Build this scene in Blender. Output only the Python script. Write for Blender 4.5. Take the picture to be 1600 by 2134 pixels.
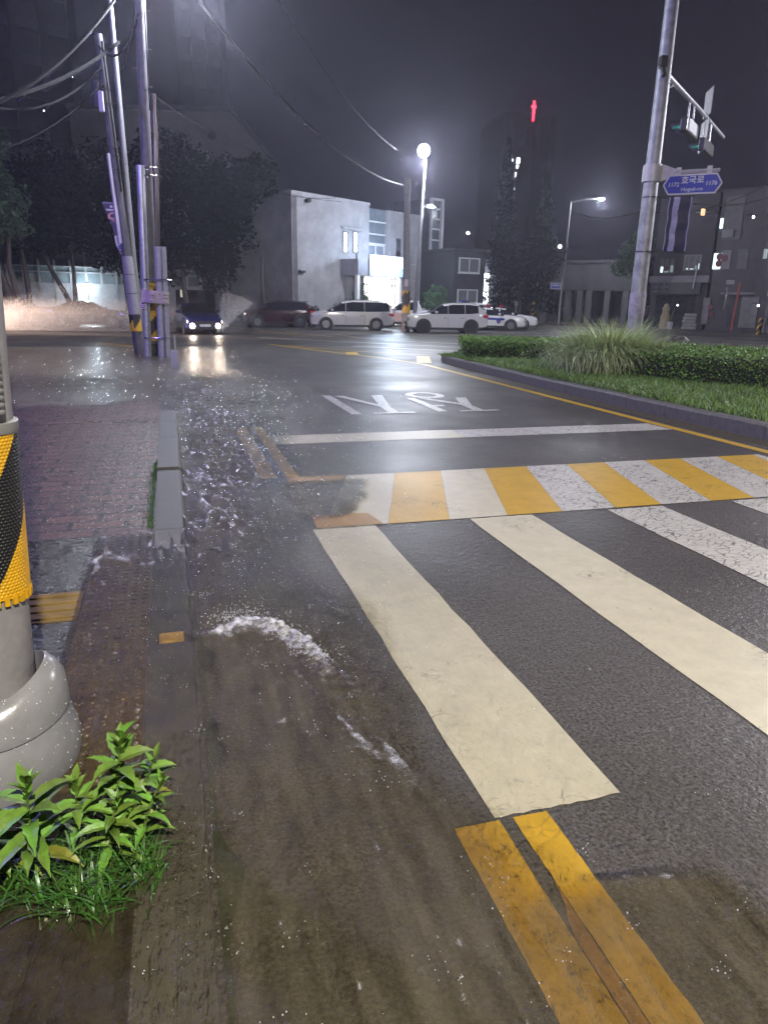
import bpy, bmesh, math, random
import numpy as np
from mathutils import Vector, Matrix
random.seed(7)
RNG = np.random.default_rng(7)
for o in list(bpy.data.objects): bpy.data.objects.remove(o)
S = bpy.context.scene
COL = S.collection
R = math.radians
# ------------------------------------------------------------------ camera
FPX, PITCH, ROLL, CH = 1480.0, R(16.4), R(1.0), 1.65
cd = bpy.data.cameras.new("camera"); cam = bpy.data.objects.new("camera", cd); COL.objects.link(cam)
cd.sensor_fit = 'VERTICAL'; cd.sensor_height = 24.0; cd.lens = FPX / 2134 * 24.0
cd.clip_start = 0.05; cd.clip_end = 1500
cam.matrix_world = Matrix.Translation((0, 0, CH)) @ Matrix.Rotation(R(90) - PITCH, 4, 'X') @ Matrix.Rotation(ROLL, 4, 'Z')
S.camera = cam
# ------------------------------------------------------------------ world, exposure
w = bpy.data.worlds.new("World"); S.world = w; w.use_nodes = True
nt = w.node_tree; bg = nt.nodes['Background']
sky = nt.nodes.new('ShaderNodeTexSky'); sky.sky_type = 'NISHITA'; sky.sun_disc = False
sky.sun_elevation = R(-4); sky.sun_rotation = R(200)
mx = nt.nodes.new('ShaderNodeMix'); mx.data_type = 'RGBA'; mx.inputs[0].default_value = 0.94
nt.links.new(sky.outputs[0], mx.inputs[6]); mx.inputs[7].default_value = (0.19, 0.18, 0.36, 1)   # cloud lit by the town
nt.links.new(mx.outputs[2], bg.inputs[0]); bg.inputs[1].default_value = 0.036
S.view_settings.view_transform = 'Standard'; S.view_settings.look = 'None'
S.view_settings.exposure = 0.0; S.view_settings.gamma = 1.0
try:
    S.cycles.use_denoising = True; S.cycles.denoising_prefilter = 'FAST'
    S.cycles.max_bounces = 8; S.cycles.transparent_max_bounces = 16; S.cycles.volume_bounces = 0
    S.cycles.caustics_reflective = False; S.cycles.caustics_refractive = False
    S.cycles.sample_clamp_indirect = 1.2; S.cycles.sample_clamp_direct = 0.0
    S.cycles.volume_step_rate = 2.0
except Exception: pass

# ------------------------------------------------------------------ picture -> place helpers
_f = Vector((0, math.cos(PITCH), -math.sin(PITCH))); _u = Vector((0, math.sin(PITCH), math.cos(PITCH)))
def ray(u, v):
    x = (u - 800) / FPX; y = -(v - 1067) / FPX; c, s = math.cos(ROLL), math.sin(ROLL)
    return Vector((c*x - s*y, 0, 0)) + _f + _u*(s*x + c*y)
def px(u, v, Y):
    d = ray(u, v); return Vector((0, 0, CH)) + d*(Y/d.y)
def gp(u, v, z=0.0):
    d = ray(u, v); return Vector((0, 0, CH)) + d*((z-CH)/d.z)
RC = (0.9583, 0.2857); RD = (-0.2857, 0.9583)
def rd(a, s, z=0.0):           # road frame: a across, s along
    return Vector((a*RC[0] + s*RD[0], a*RC[1] + s*RD[1], z))
def rda(p): return (p.x*RC[0] + p.y*RC[1], p.x*RD[0] + p.y*RD[1])

# ------------------------------------------------------------------ materials
MATS = {}
def node(nt, t, **k):
    n = nt.nodes.new(t)
    for a, b in k.items(): setattr(n, a, b)
    return n
def M(name, base, rough=0.5, metal=0.0, var=0.18, vs=3.0, bump=0.0, bs=40.0, spec=0.5, emis=None, es=0.0, coat=0.0, island=0.0, sub=None):
    if name in MATS: return MATS[name]
    m = bpy.data.materials.new(name); m.use_nodes = True; MATS[name] = m
    nt = m.node_tree; b = nt.nodes['Principled BSDF']; L = nt.links
    geo = node(nt, 'ShaderNodeNewGeometry')
    no = node(nt, 'ShaderNodeTexNoise'); no.inputs['Scale'].default_value = vs; no.inputs['Detail'].default_value = 6; no.inputs['Roughness'].default_value = 0.65
    L.new(geo.outputs['Position'], no.inputs['Vector'])
    rp = node(nt, 'ShaderNodeValToRGB'); rp.color_ramp.elements[0].position = 0.3; rp.color_ramp.elements[1].position = 0.7
    rp.color_ramp.elements[0].color = (*[c*(1-var) for c in base], 1); rp.color_ramp.elements[1].color = (*[min(1, c*(1+var)) for c in base], 1)
    L.new(no.outputs['Fac'], rp.inputs[0]); out = rp.outputs[0]
    if island:
        hs = node(nt, 'ShaderNodeHueSaturation'); mr = node(nt, 'ShaderNodeMapRange')
        mr.inputs['To Min'].default_value = 1-island; mr.inputs['To Max'].default_value = 1+island
        L.new(geo.outputs['Random Per Island'], mr.inputs['Value']); L.new(mr.outputs[0], hs.inputs['Value'])
        mh = node(nt, 'ShaderNodeMapRange'); mh.inputs['To Min'].default_value = 0.47; mh.inputs['To Max'].default_value = 0.52
        L.new(geo.outputs['Random Per Island'], mh.inputs['Value']); L.new(mh.outputs[0], hs.inputs['Hue'])
        L.new(out, hs.inputs['Color']); out = hs.outputs[0]
    L.new(out, b.inputs['Base Color'])
    b.inputs['Roughness'].default_value = rough; b.inputs['Metallic'].default_value = metal
    b.inputs['Specular IOR Level'].default_value = spec; b.inputs['Coat Weight'].default_value = coat; b.inputs['Coat Roughness'].default_value = 0.06
    if emis: b.inputs['Emission Color'].default_value = (*emis, 1); b.inputs['Emission Strength'].default_value = es
    if bump:
        n2 = node(nt, 'ShaderNodeTexNoise'); n2.inputs['Scale'].default_value = bs; n2.inputs['Detail'].default_value = 4
        L.new(geo.outputs['Position'], n2.inputs['Vector'])
        bp = node(nt, 'ShaderNodeBump'); bp.inputs['Strength'].default_value = bump; bp.inputs['Distance'].default_value = 0.02
        L.new(n2.outputs['Fac'], bp.inputs['Height']); L.new(bp.outputs[0], b.inputs['Normal'])
    return m
def light_mat(name, col, s): return M(name, (0.6, 0.6, 0.6), emis=col, es=s, var=0.02)

def road_coords(nt):       # position turned into the road's own frame
    geo = node(nt, 'ShaderNodeNewGeometry'); mp = node(nt, 'ShaderNodeMapping'); mp.vector_type = 'POINT'
    mp.inputs['Rotation'].default_value = (0, 0, -math.atan2(RC[1], RC[0]))
    nt.links.new(geo.outputs['Position'], mp.inputs['Vector']); return mp.outputs[0]
def ramp(nt, src, p0, c0, p1, c1):
    r = node(nt, 'ShaderNodeValToRGB'); e = r.color_ramp.elements
    e[0].position = p0; e[1].position = p1; e[0].color = c0 if len(c0) == 4 else (*c0, 1); e[1].color = c1 if len(c1) == 4 else (*c1, 1)
    nt.links.new(src, r.inputs[0]); return r.outputs[0]
def noise(nt, vec, sc, det=5, ro=0.6, scale3=None):
    n = node(nt, 'ShaderNodeTexNoise'); n.inputs['Scale'].default_value = sc; n.inputs['Detail'].default_value = det; n.inputs['Roughness'].default_value = ro
    if scale3:
        mp = node(nt, 'ShaderNodeMapping'); mp.inputs['Scale'].default_value = scale3; nt.links.new(vec, mp.inputs['Vector']); vec = mp.outputs[0]
    nt.links.new(vec, n.inputs['Vector']); return n.outputs['Fac']
def mathn(nt, op, a, b=None, c=None):
    n = node(nt, 'ShaderNodeMath', operation=op)
    for i, x in enumerate((a, b, c)):
        if x is None: continue
        if isinstance(x, (int, float)): n.inputs[i].default_value = x
        else: nt.links.new(x, n.inputs[i])
    return n.outputs[0]
def mixc(nt, f, a, b, mode='MIX'):
    n = node(nt, 'ShaderNodeMix', data_type='RGBA', blend_type=mode)
    for i, x in ((0, f), (6, a), (7, b)):
        if isinstance(x, (int, float)): n.inputs[i].default_value = x
        elif isinstance(x, tuple): n.inputs[i].default_value = (*x, 1) if len(x) == 3 else x
        else: nt.links.new(x, n.inputs[i])
    return n.outputs[2]
def bumpn(nt, h, st, dist, prev=None):
    b = node(nt, 'ShaderNodeBump'); b.inputs['Strength'].default_value = st; b.inputs['Distance'].default_value = dist
    nt.links.new(h, b.inputs['Height'])
    if prev: nt.links.new(prev, b.inputs['Normal'])
    return b.outputs[0]
def newmat(name):
    m = bpy.data.materials.new(name); m.use_nodes = True; MATS[name] = m
    return m, m.node_tree, m.node_tree.nodes['Principled BSDF']

def asphalt_mat():
    m, nt, b = newmat('wet_asphalt'); v = road_coords(nt)
    fine = noise(nt, v, 70, 5, .8); mid = noise(nt, v, 14, 5); big = noise(nt, v, 0.55, 4)
    c = ramp(nt, fine, .38, (.014, .013, .014), .63, (.20, .19, .182))
    c = mixc(nt, ramp(nt, mid, .35, (0,)*3, .75, (.55,)*3), c, (.075, .068, .062))
    c = mixc(nt, ramp(nt, big, .42, (0,)*3, .7, (.5,)*3), c, (.045, .043, .045))
    nt.links.new(c, b.inputs['Base Color'])
    wet = ramp(nt, noise(nt, v, .35, 5), .35, (.30,)*3, .68, (.55,)*3)
    nt.links.new(wet, b.inputs['Roughness'])
    n = bumpn(nt, fine, .22, .006); n = bumpn(nt, noise(nt, v, 18, 3), .5, .016, n)
    nt.links.new(n, b.inputs['Normal']); b.inputs['Specular IOR Level'].default_value = .22
    return m
def paint_mat(name, col, crack=0.5, wear=.5):
    m, nt, b = newmat(name); v = road_coords(nt)
    wob = noise(nt, v, 6, 3); mp = node(nt, 'ShaderNodeVectorMath', operation='MULTIPLY_ADD')
    cmb = node(nt, 'ShaderNodeCombineXYZ'); nt.links.new(wob, cmb.inputs[0]); nt.links.new(wob, cmb.inputs[1])
    nt.links.new(cmb.outputs[0], mp.inputs[0]); mp.inputs[1].default_value = (.12, .12, 0); nt.links.new(v, mp.inputs[2])
    sc = node(nt, 'ShaderNodeMapping'); sc.inputs['Scale'].default_value = (10, 22, 1); nt.links.new(mp.outputs[0], sc.inputs['Vector'])
    vo = node(nt, 'ShaderNodeTexVoronoi', feature='DISTANCE_TO_EDGE'); vo.inputs['Scale'].default_value = 1.0
    nt.links.new(sc.outputs[0], vo.inputs['Vector'])
    line = ramp(nt, vo.outputs['Distance'], .01, (1, 1, 1), .065, (0, 0, 0))
    where = ramp(nt, noise(nt, v, 2.6, 4), .62-.3*crack, (0, 0, 0), .78-.2*crack, (1, 1, 1))
    cr = mathn(nt, 'MULTIPLY', line, where)
    spots = ramp(nt, noise(nt, v, 90, 5, .8, (.6, 1.3, 1)), .60, (0, 0, 0), .72, (1, 1, 1))
    spw = ramp(nt, noise(nt, v, 3.2, 3), .5, (0, 0, 0), .75, (1, 1, 1))
    sp = mathn(nt, 'MULTIPLY', mathn(nt, 'MULTIPLY', spots, spw), wear)
    f = mathn(nt, 'MAXIMUM', cr, sp)
    base = mixc(nt, ramp(nt, noise(nt, v, 7, 7, .7), .32, (0,)*3, .72, (.6,)*3), col, tuple(x*.66 for x in col))
    base = mixc(nt, ramp(nt, noise(nt, v, 240, 2), .3, (0,)*3, .8, (.3,)*3), base, tuple(x*.6 for x in col))
    nt.links.new(mixc(nt, mathn(nt, 'MULTIPLY', f, .95), base, (.035, .031, .029)), b.inputs['Base Color'])
    b.inputs['Roughness'].default_value = .42
    n = bumpn(nt, noise(nt, v, 160, 3), .25, .004); n = bumpn(nt, f, -.4, .004, n)
    nt.links.new(n, b.inputs['Normal'])
    return m
def paver_mat(name, c1, c2, mortar, bw, bh, rough=.28):
    m, nt, b = newmat(name); v = road_coords(nt)
    br = node(nt, 'ShaderNodeTexBrick'); br.inputs['Scale'].default_value = 1; br.inputs['Brick Width'].default_value = bw; br.inputs['Row Height'].default_value = bh
    br.inputs['Mortar Size'].default_value = .022; br.inputs['Mortar Smooth'].default_value = .15; br.inputs['Color1'].default_value = (*c1, 1); br.inputs['Color2'].default_value = (*c2, 1); br.inputs['Mortar'].default_value = (*mortar, 1)
    nt.links.new(v, br.inputs['Vector'])
    c = mixc(nt, ramp(nt, noise(nt, v, 60, 5, .7), .35, (0,)*3, .75, (.5,)*3), br.outputs['Color'], tuple(x*.3 for x in c1))
    c = mixc(nt, ramp(nt, noise(nt, v, 1.6, 4), .45, (0,)*3, .7, (.35,)*3), c, (.035, .03, .028))
    nt.links.new(c, b.inputs['Base Color'])
    nt.links.new(ramp(nt, noise(nt, v, 30, 5), .35, (rough*.6,)*3, .7, (rough*1.4,)*3), b.inputs['Roughness'])
    n = bumpn(nt, br.outputs['Fac'], -1.0, .02); n = bumpn(nt, noise(nt, v, 55, 5, .75), .3, .015, n); n = bumpn(nt, noise(nt, v, 9, 3), .2, .03, n)
    nt.links.new(n, b.inputs['Normal'])
    return m
def water_mat():
    m, nt, b = newmat('muddy_water'); L = nt.links; nt.nodes.remove(b); out = nt.nodes['Material Output']; v = road_coords(nt)
    dep = node(nt, 'ShaderNodeAttribute', attribute_name='depth'); fo = node(nt, 'ShaderNodeAttribute', attribute_name='foam_glint')
    st = noise(nt, v, 7, 5, .6, (2.4, .36, 1)); st2 = noise(nt, v, 24, 4, .6, (1.5, .6, 1)); st3 = noise(nt, v, 2.2, 4)
    n = bumpn(nt, st, 1.0, .09); n = bumpn(nt, st2, .9, .04, n)
    tr = node(nt, 'ShaderNodeBsdfTransparent'); L.new(mixc(nt, ramp(nt, dep.outputs['Fac'], .02, (0,)*3, .3, (1,)*3), (1., 1., 1.), (.90, .84, .70)), tr.inputs[0])
    di = node(nt, 'ShaderNodeBsdfDiffuse')
    L.new(mixc(nt, ramp(nt, st, .3, (0,)*3, .7, (1,)*3), (.05, .042, .027), (.19, .168, .118)), di.inputs[0])
    mk = mathn(nt, 'MULTIPLY', dep.outputs['Fac'], ramp(nt, st3, .25, (.45,)*3, .75, (1,)*3))
    m1 = node(nt, 'ShaderNodeMixShader'); L.new(mk, m1.inputs[0]); L.new(tr.outputs[0], m1.inputs[1]); L.new(di.outputs[0], m1.inputs[2])
    gl = node(nt, 'ShaderNodeBsdfGlossy'); gl.inputs['Roughness'].default_value = .13; L.new(n, gl.inputs['Normal']); gl.inputs[0].default_value = (1, 1, 1, 1)
    fr = node(nt, 'ShaderNodeFresnel'); fr.inputs[0].default_value = 1.33; L.new(bumpn(nt, st2, .35, .03, bumpn(nt, st, .5, .06)), fr.inputs['Normal'])
    m2 = node(nt, 'ShaderNodeMixShader'); L.new(mathn(nt, 'MULTIPLY', fr.outputs[0], ramp(nt, dep.outputs['Fac'], .005, (0,)*3, .09, (1,)*3)), m2.inputs[0]); L.new(m1.outputs[0], m2.inputs[1]); L.new(gl.outputs[0], m2.inputs[2])
    fd = node(nt, 'ShaderNodeBsdfDiffuse'); fd.inputs[0].default_value = (.72, .74, .78, 1)
    fn = mathn(nt, 'MULTIPLY_ADD', noise(nt, v, 170, 4, .8), .55, mathn(nt, 'MULTIPLY', noise(nt, v, 38, 4, .7), .45)); ff = mathn(nt, 'MULTIPLY_ADD', fo.outputs['Fac'], 1.5, mathn(nt, 'MULTIPLY_ADD', fn, 3.4, -2.35))
    ff = mathn(nt, 'MULTIPLY', ramp(nt, ff, .05, (0,)*3, .95, (.92,)*3), ramp(nt, fo.outputs['Fac'], .02, (0,)*3, .15, (1,)*3))
    m3 = node(nt, 'ShaderNodeMixShader'); L.new(ff, m3.inputs[0]); L.new(m2.outputs[0], m3.inputs[1]); L.new(fd.outputs[0], m3.inputs[2])
    L.new(m3.outputs[0], out.inputs['Surface'])
    return m
def volume_mat(name, col, dens, nscale=None, lo=.4, hi=.7, aniso=0.0, ztop=1.75):
    m, nt, b = newmat(name); nt.nodes.remove(b); out = nt.nodes['Material Output']
    pv = node(nt, 'ShaderNodeVolumePrincipled'); pv.inputs['Color'].default_value = (*col, 1); pv.inputs['Density'].default_value = dens; pv.inputs['Anisotropy'].default_value = aniso
    if nscale:
        geo = node(nt, 'ShaderNodeNewGeometry'); f = ramp(nt, noise(nt, geo.outputs['Position'], nscale, 4, .6), lo, (.05,)*3, hi, (1,)*3); sx = node(nt, 'ShaderNodeSeparateXYZ'); nt.links.new(geo.outputs['Position'], sx.inputs[0]); mr = node(nt, 'ShaderNodeMapRange'); mr.interpolation_type = 'SMOOTHSTEP'; mr.inputs['From Max'].default_value = ztop; mr.inputs['To Min'].default_value = 1; mr.inputs['To Max'].default_value = 0; nt.links.new(sx.outputs[2], mr.inputs['Value']); f = mathn(nt, 'MULTIPLY', f, mr.outputs[0])
        nt.links.new(mathn(nt, 'MULTIPLY', f, dens), pv.inputs['Density'])
    nt.links.new(pv.outputs[0], out.inputs['Volume']); return m

# ------------------------------------------------------------------ mesh builder
class MB:
    def __init__(s): s.v = []; s.f = []; s.m = []
    def add(s, vs, fs, mi=0):
        o = len(s.v); s.v += [tuple(x) for x in vs]; s.f += [tuple(i+o for i in f) for f in fs]; s.m += [mi]*len(fs); return s
    def box(s, c, d, rz=0.0, mi=0, mat=None, bev=0.0):
        x, y, z = (k/2 for k in d)
        if bev:
            bm = bmesh.new(); bmesh.ops.create_cube(bm, size=1)
            for q in bm.verts: q.co = Vector((q.co.x*d[0], q.co.y*d[1], q.co.z*d[2]))
            bmesh.ops.bevel(bm, geom=bm.edges[:], offset=bev, segments=2, affect='EDGES', profile=.6)
            bm.verts.ensure_lookup_table(); vs = [q.co.copy() for q in bm.verts]; fs = [[q.index for q in f.verts] for f in bm.faces]; bm.free()
        else:
            vs = [Vector((i, j, k)) for k in (-z, z) for j in (-y, y) for i in (-x, x)]
            fs = [(0, 2, 3, 1), (4, 5, 7, 6), (0, 1, 5, 4), (2, 6, 7, 3), (0, 4, 6, 2), (1, 3, 7, 5)]
        T = mat if mat is not None else Matrix.Translation(c) @ Matrix.Rotation(rz, 4, 'Z')
        return s.add([T @ q for q in vs], fs, mi)
    def cyl(s, p0, p1, r0, r1=None, n=16, mi=0): return s.tube([p0, p1], [r0, r0 if r1 is None else r1], n, mi)
    def tube(s, pts, r, n=10, mi=0, caps=True):
        pts = [Vector(p) for p in pts]; rs = r if isinstance(r, (list, tuple)) else [r]*len(pts); vs = []; up = None
        for i, p in enumerate(pts):
            t = (pts[min(i+1, len(pts)-1)] - pts[max(i-1, 0)]).normalized()
            if up is None: up = Vector((0, 0, 1)) if abs(t.z) < .9 else Vector((1, 0, 0))
            a = t.cross(up).normalized(); b = a.cross(t).normalized(); up = b
            vs += [p + (a*math.cos(2*math.pi*k/n) + b*math.sin(2*math.pi*k/n))*rs[i] for k in range(n)]
        fs = [(i*n+k, i*n+(k+1) % n, (i+1)*n+(k+1) % n, (i+1)*n+k) for i in range(len(pts)-1) for k in range(n)]
        if caps: fs += [tuple(range(n))[::-1], tuple(range((len(pts)-1)*n, len(pts)*n))]
        return s.add(vs, fs, mi)
    def lathe(s, prof, c=(0, 0, 0), n=32, mat=None, mi=0):
        T = mat if mat is not None else Matrix.Translation(c)
        vs = [T @ Vector((r*math.cos(2*math.pi*k/n), r*math.sin(2*math.pi*k/n), z)) for r, z in prof for k in range(n)]
        fs = [(i*n+k, i*n+(k+1) % n, (i+1)*n+(k+1) % n, (i+1)*n+k) for i in range(len(prof)-1) for k in range(n)]
        if prof[0][0] > 1e-5: fs.append(tuple(range(n))[::-1])
        if prof[-1][0] > 1e-5: fs.append(tuple(range((len(prof)-1)*n, len(prof)*n)))
        return s.add(vs, fs, mi)
    def prism(s, poly, T, depth, mi=0):           # poly in local xy, extruded along local z
        n = len(poly); vs = [T @ Vector((x, y, 0)) for x, y in poly] + [T @ Vector((x, y, depth)) for x, y in poly]
        return s.add(vs, [tuple(range(n))[::-1], tuple(range(n, 2*n))] + [(i, (i+1) % n, n+(i+1) % n, n+i) for i in range(n)], mi)
    def build(s, name, mats, parent=None, smooth=False, world=True):
        return link(name, s.v, s.f, mats, parent, smooth, world, s.m)
def link(name, vs, fs, mats, parent=None, smooth=False, world=True, mi=None):
    if not isinstance(mats, (list, tuple)): mats = [mats]
    me = bpy.data.meshes.new(name); off = Vector(parent.location) if (parent is not None and world) else Vector()
    if parent is not None and world and parent.parent is not None: off = off + Vector(parent.parent.location)
    me.from_pydata([tuple(Vector(q) - off) for q in vs], [], fs)
    for m in mats: me.materials.append(m)
    if mi and len(mats) > 1: me.polygons.foreach_set('material_index', mi)
    if smooth: me.polygons.foreach_set('use_smooth', [True]*len(me.polygons))
    me.update(); o = bpy.data.objects.new(name, me); COL.objects.link(o)
    if smooth:
        try: me.set_sharp_from_angle(angle=R(38))
        except Exception: pass
    if parent is not None: o.parent = parent
    return o
def npmesh(name, V, F, mats, parent=None, off=None, smooth=False):      # big meshes straight from numpy
    me = bpy.data.meshes.new(name); V = np.asarray(V, dtype=np.float32).reshape(-1, 3); F = np.asarray(F, dtype=np.int32); k = F.shape[1]
    if parent is not None: V = V - np.array(parent.location, dtype=np.float32)
    me.vertices.add(len(V)); me.vertices.foreach_set('co', V.ravel()); me.loops.add(F.size); me.loops.foreach_set('vertex_index', F.ravel())
    me.polygons.add(len(F)); me.polygons.foreach_set('loop_start', np.arange(0, F.size, k, dtype=np.int32)); me.polygons.foreach_set('loop_total', np.full(len(F), k, dtype=np.int32))
    if smooth: me.polygons.foreach_set('use_smooth', np.ones(len(F), dtype=bool))
    me.materials.append(mats); me.update(calc_edges=True); me.validate()
    o = bpy.data.objects.new(name, me); COL.objects.link(o)
    if parent is not None: o.parent = parent
    return o
def thing(name, label, cat, loc=(0, 0, 0), rz=0.0, group=None):
    o = bpy.data.objects.new(name, None); COL.objects.link(o); o.empty_display_size = .2
    o.location = loc; o.rotation_euler = (0, 0, rz); o['label'] = label; o['category'] = cat
    if group: o['group'] = group
    return o
def tag(o, label, cat, group=None):
    o['label'] = label; o['category'] = cat
    if group: o['group'] = group
    return o
def kind(o, k='structure'): o['kind'] = k; return o
def text_mesh(txt, size, T, mb, mi=0, depth=.002, align='CENTER', shear=0.0, res=3, bold=.018):
    cu = bpy.data.curves.new('lettering', 'FONT'); cu.body = txt; cu.size = size; cu.align_x = align; cu.align_y = 'CENTER'; cu.extrude = depth; cu.resolution_u = res; cu.shear = shear; cu.offset = bold*size
    o = bpy.data.objects.new('lettering', cu); COL.objects.link(o)
    me = o.to_mesh(); vs = [T @ q.co for q in me.vertices]; fs = [tuple(p.vertices) for p in me.polygons]
    o.to_mesh_clear(); bpy.data.objects.remove(o); bpy.data.curves.remove(cu)
    mb.add(vs, fs, mi)
def frame_mat(org, xdir, ydir):
    x = Vector(xdir).normalized(); z = x.cross(Vector(ydir)).normalized(); y = z.cross(x)
    return Matrix(((x.x, y.x, z.x, org[0]), (x.y, y.y, z.y, org[1]), (x.z, y.z, z.z, org[2]), (0, 0, 0, 1)))
_lat = RNG.random((64, 256, 256)) if False else None
def pn(x, y, seed=0):                                  # gradient noise
    rng = np.random.default_rng(seed); g = rng.random((256, 256))*2*np.pi; gx, gy = np.cos(g), np.sin(g)
    x = np.asarray(x, float); y = np.asarray(y, float); xi = np.floor(x).astype(int); yi = np.floor(y).astype(int); xf = x-xi; yf = y-yi
    def d(i, j): a = (xi+i) % 256; b = (yi+j) % 256; return gx[a, b]*(xf-i) + gy[a, b]*(yf-j)
    s = xf*xf*xf*(xf*(xf*6-15)+10); t = yf*yf*yf*(yf*(yf*6-15)+10)
    return (d(0, 0)*(1-s)+d(1, 0)*s)*(1-t) + (d(0, 1)*(1-s)+d(1, 1)*s)*t
def sstep(a, b, x): t = np.clip((x-a)/(b-a), 0, 1); return t*t*(3-2*t)
def leaves(name, P, size, mat, parent=None, flat=.5, rng=RNG, aspect=.5):
    n = len(P); nrm = rng.normal(size=(n, 3)); nrm[:, 2] = np.abs(nrm[:, 2]) + flat; nrm /= np.linalg.norm(nrm, axis=1)[:, None]
    t = np.cross(nrm, rng.normal(size=(n, 3))); t /= np.linalg.norm(t, axis=1)[:, None]; b = np.cross(nrm, t)
    sz = (size*rng.uniform(.6, 1.35, n))[:, None]
    V = np.stack([P - t*sz, P - b*sz*aspect + nrm*sz*.12, P + t*sz, P + b*sz*aspect + nrm*sz*.12], 1).reshape(-1, 3)
    return npmesh(name, V, np.arange(4*n).reshape(-1, 4), mat, parent)
def blades(name, base, dirs, length, lean, width, mat, parent=None, seg=4, curl=1.0, rng=RNG):
    n = len(base); up = np.array([0, 0, 1.0]); V = []
    side = np.stack([-dirs[:, 1], dirs[:, 0], np.zeros(n)], 1); D = np.stack([dirs[:, 0], dirs[:, 1], np.zeros(n)], 1)
    pos = base.copy(); rows = []
    for i in range(seg+1):
        t = i/seg; wd = (width*(1-t**1.6)+width*.06)[:, None]; rows.append(np.stack([pos - side*wd*.5, pos + side*wd*.5], 1))
        ang = (lean + curl*t)[:, None] if np.ndim(curl) == 0 else (lean + curl*t)[:, None]
        pos = pos + (D*np.sin(ang) + up*np.cos(ang))*(length/seg)[:, None]
    V = np.stack(rows, 1).reshape(n, -1, 3); k = (seg+1)*2
    q = np.array([[2*i, 2*i+1, 2*i+3, 2*i+2] for i in range(seg)]); F = (np.arange(n)[:, None, None]*k + q[None]).reshape(-1, 4)
    return npmesh(name, V, F, mat, parent)
def lamp(name, loc, col, power, rad, parent, spot=None, aim=None, blend=.6):
    l = bpy.data.lights.new(name, 'SPOT' if spot else 'POINT'); l.color = col; l.energy = power; l.shadow_soft_size = rad
    o = bpy.data.objects.new(name, l); COL.objects.link(o)
    if spot:
        l.spot_size = R(spot); l.spot_blend = blend
    o.parent = parent; o.location = Vector(loc) - Vector(parent.location) if parent.rotation_euler[2] == 0 else Vector(loc)
    if aim is not None: o.rotation_euler = Vector(aim).to_track_quat('-Z', 'Y').to_euler()
    return o

# colours
STEEL = M('galvanised_steel', (.42, .43, .46), .38, .55, .22, 14, .15, 60)
GREYP = M('grey_painted_steel', (.36, .37, .40), .42, .1, .2, 9, .1, 50)
CONC = M('pole_concrete', (.20, .19, .20), .6, 0, .25, 6, .3, 40)
BLACK = M('black_rubber', (.012, .012, .013), .55, 0, .3, 8, .1, 60)
CABLE = M('cable_black', (.008, .008, .009), .6, spec=.08)
YEL = M('hazard_yellow', (.62, .36, .02), .45, 0, .2, 12)
BLK = M('hazard_black', (.012, .012, .013), .5)
WHITEP = M('white_enamel', (.70, .70, .70), .4, 0, .08, 6)

# ================================================================== THE SETTING
ASPH = asphalt_mat()
def sheet(name, pts, z, mat, parent=None):
    vs = [(p[0], p[1], z) for p in pts]; bm = bmesh.new(); bv = [bm.verts.new(q) for q in vs]; f = bm.faces.new(bv)
    if f.normal.z < 0 or f.calc_area() and (f.normal_update() or f.normal.z < 0): f.normal_flip()
    bmesh.ops.triangulate(bm, faces=[f]); me = bpy.data.meshes.new(name); bm.to_mesh(me); bm.free()
    me.materials.append(mat); o = bpy.data.objects.new(name, me); COL.objects.link(o)
    if parent: o.parent = parent
    return o
GROUND = M('dark_earth', (.05, .045, .04), .8, 0, .3, .6)
kind(sheet('ground', [(-400, -60), (400, -60), (400, 600), (-400, 600)], -.03, GROUND))
road = kind(sheet('road', [(-130, -30), (130, -30), (130, 75), (-130, 75)], 0.0, ASPH))
# markings lie on the road and belong to it
PW = paint_mat('road_paint_white', (.64, .63, .57), 1.1, .9); PW2 = paint_mat('road_paint_worn', (.66, .62, .455), .14, 1.0)
PY = paint_mat('road_paint_yellow', (.66, .40, .03), .3, .45); PYD = paint_mat('road_paint_muddy_yellow', (.46, .25, .05), .0, 1)
def strip(name, poly_as, mat, z=.004, world=False):
    return sheet(name, [(rd(a, s) if not world else (a, s, 0)) for a, s in poly_as], z, mat, road)
stripes = [(.94, 1.43, 1.80, 5.03), (2.21, 2.76, 1.75, 5.02), (3.46, 4.0, 1.7, 5.0), (4.72, 5.26, 1.7, 5.0), (5.97, 6.5, 1.7, 5.0)]
def rough_rect(a0, a1, s0, s1, amp=.006, n=14):
    pts = []; f = lambda: random.uniform(-amp, amp)
    pts += [(a0+(a1-a0)*i/n, s0+f()) for i in range(n)] + [(a1+f(), s0+(s1-s0)*i/n) for i in range(n)]
    pts += [(a1-(a1-a0)*i/n, s1+f()) for i in range(n)] + [(a0+f(), s1-(s1-s0)*i/n) for i in range(n)]
    return pts
for i, (a0, a1, s0, s1) in enumerate(stripes): strip('crosswalk_stripe', rough_rect(a0, a1, s0, s1), PW2 if i < 2 else PW)
bb = [1.02, 1.54, 2.05, 2.56, 3.06, 3.57, 4.03, 4.55, 5.02, 5.53, 6.04, 6.5]
for i in range(len(bb)-1):
    t0, t1 = bb[i]+.58-(.02*i if i < 6 else .1), bb[i+1]+.58-(.02*(i+1) if i+1 < 6 else .1)
    strip('crossing_band_block', [(bb[i]+.001, 5.045), (bb[i+1]-.001, 5.045), (min(t1, 6.62)-.001, 6.68), (min(t0, 6.61)+.001, 6.68)] if t1 < 6.9 else [(bb[i], 5.045), (6.55, 5.045), (6.6, 6.68), (min(t0, 6.55), 6.68)], (PY if i % 2 == 1 else (PW2 if i < 3 else PW)))
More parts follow.
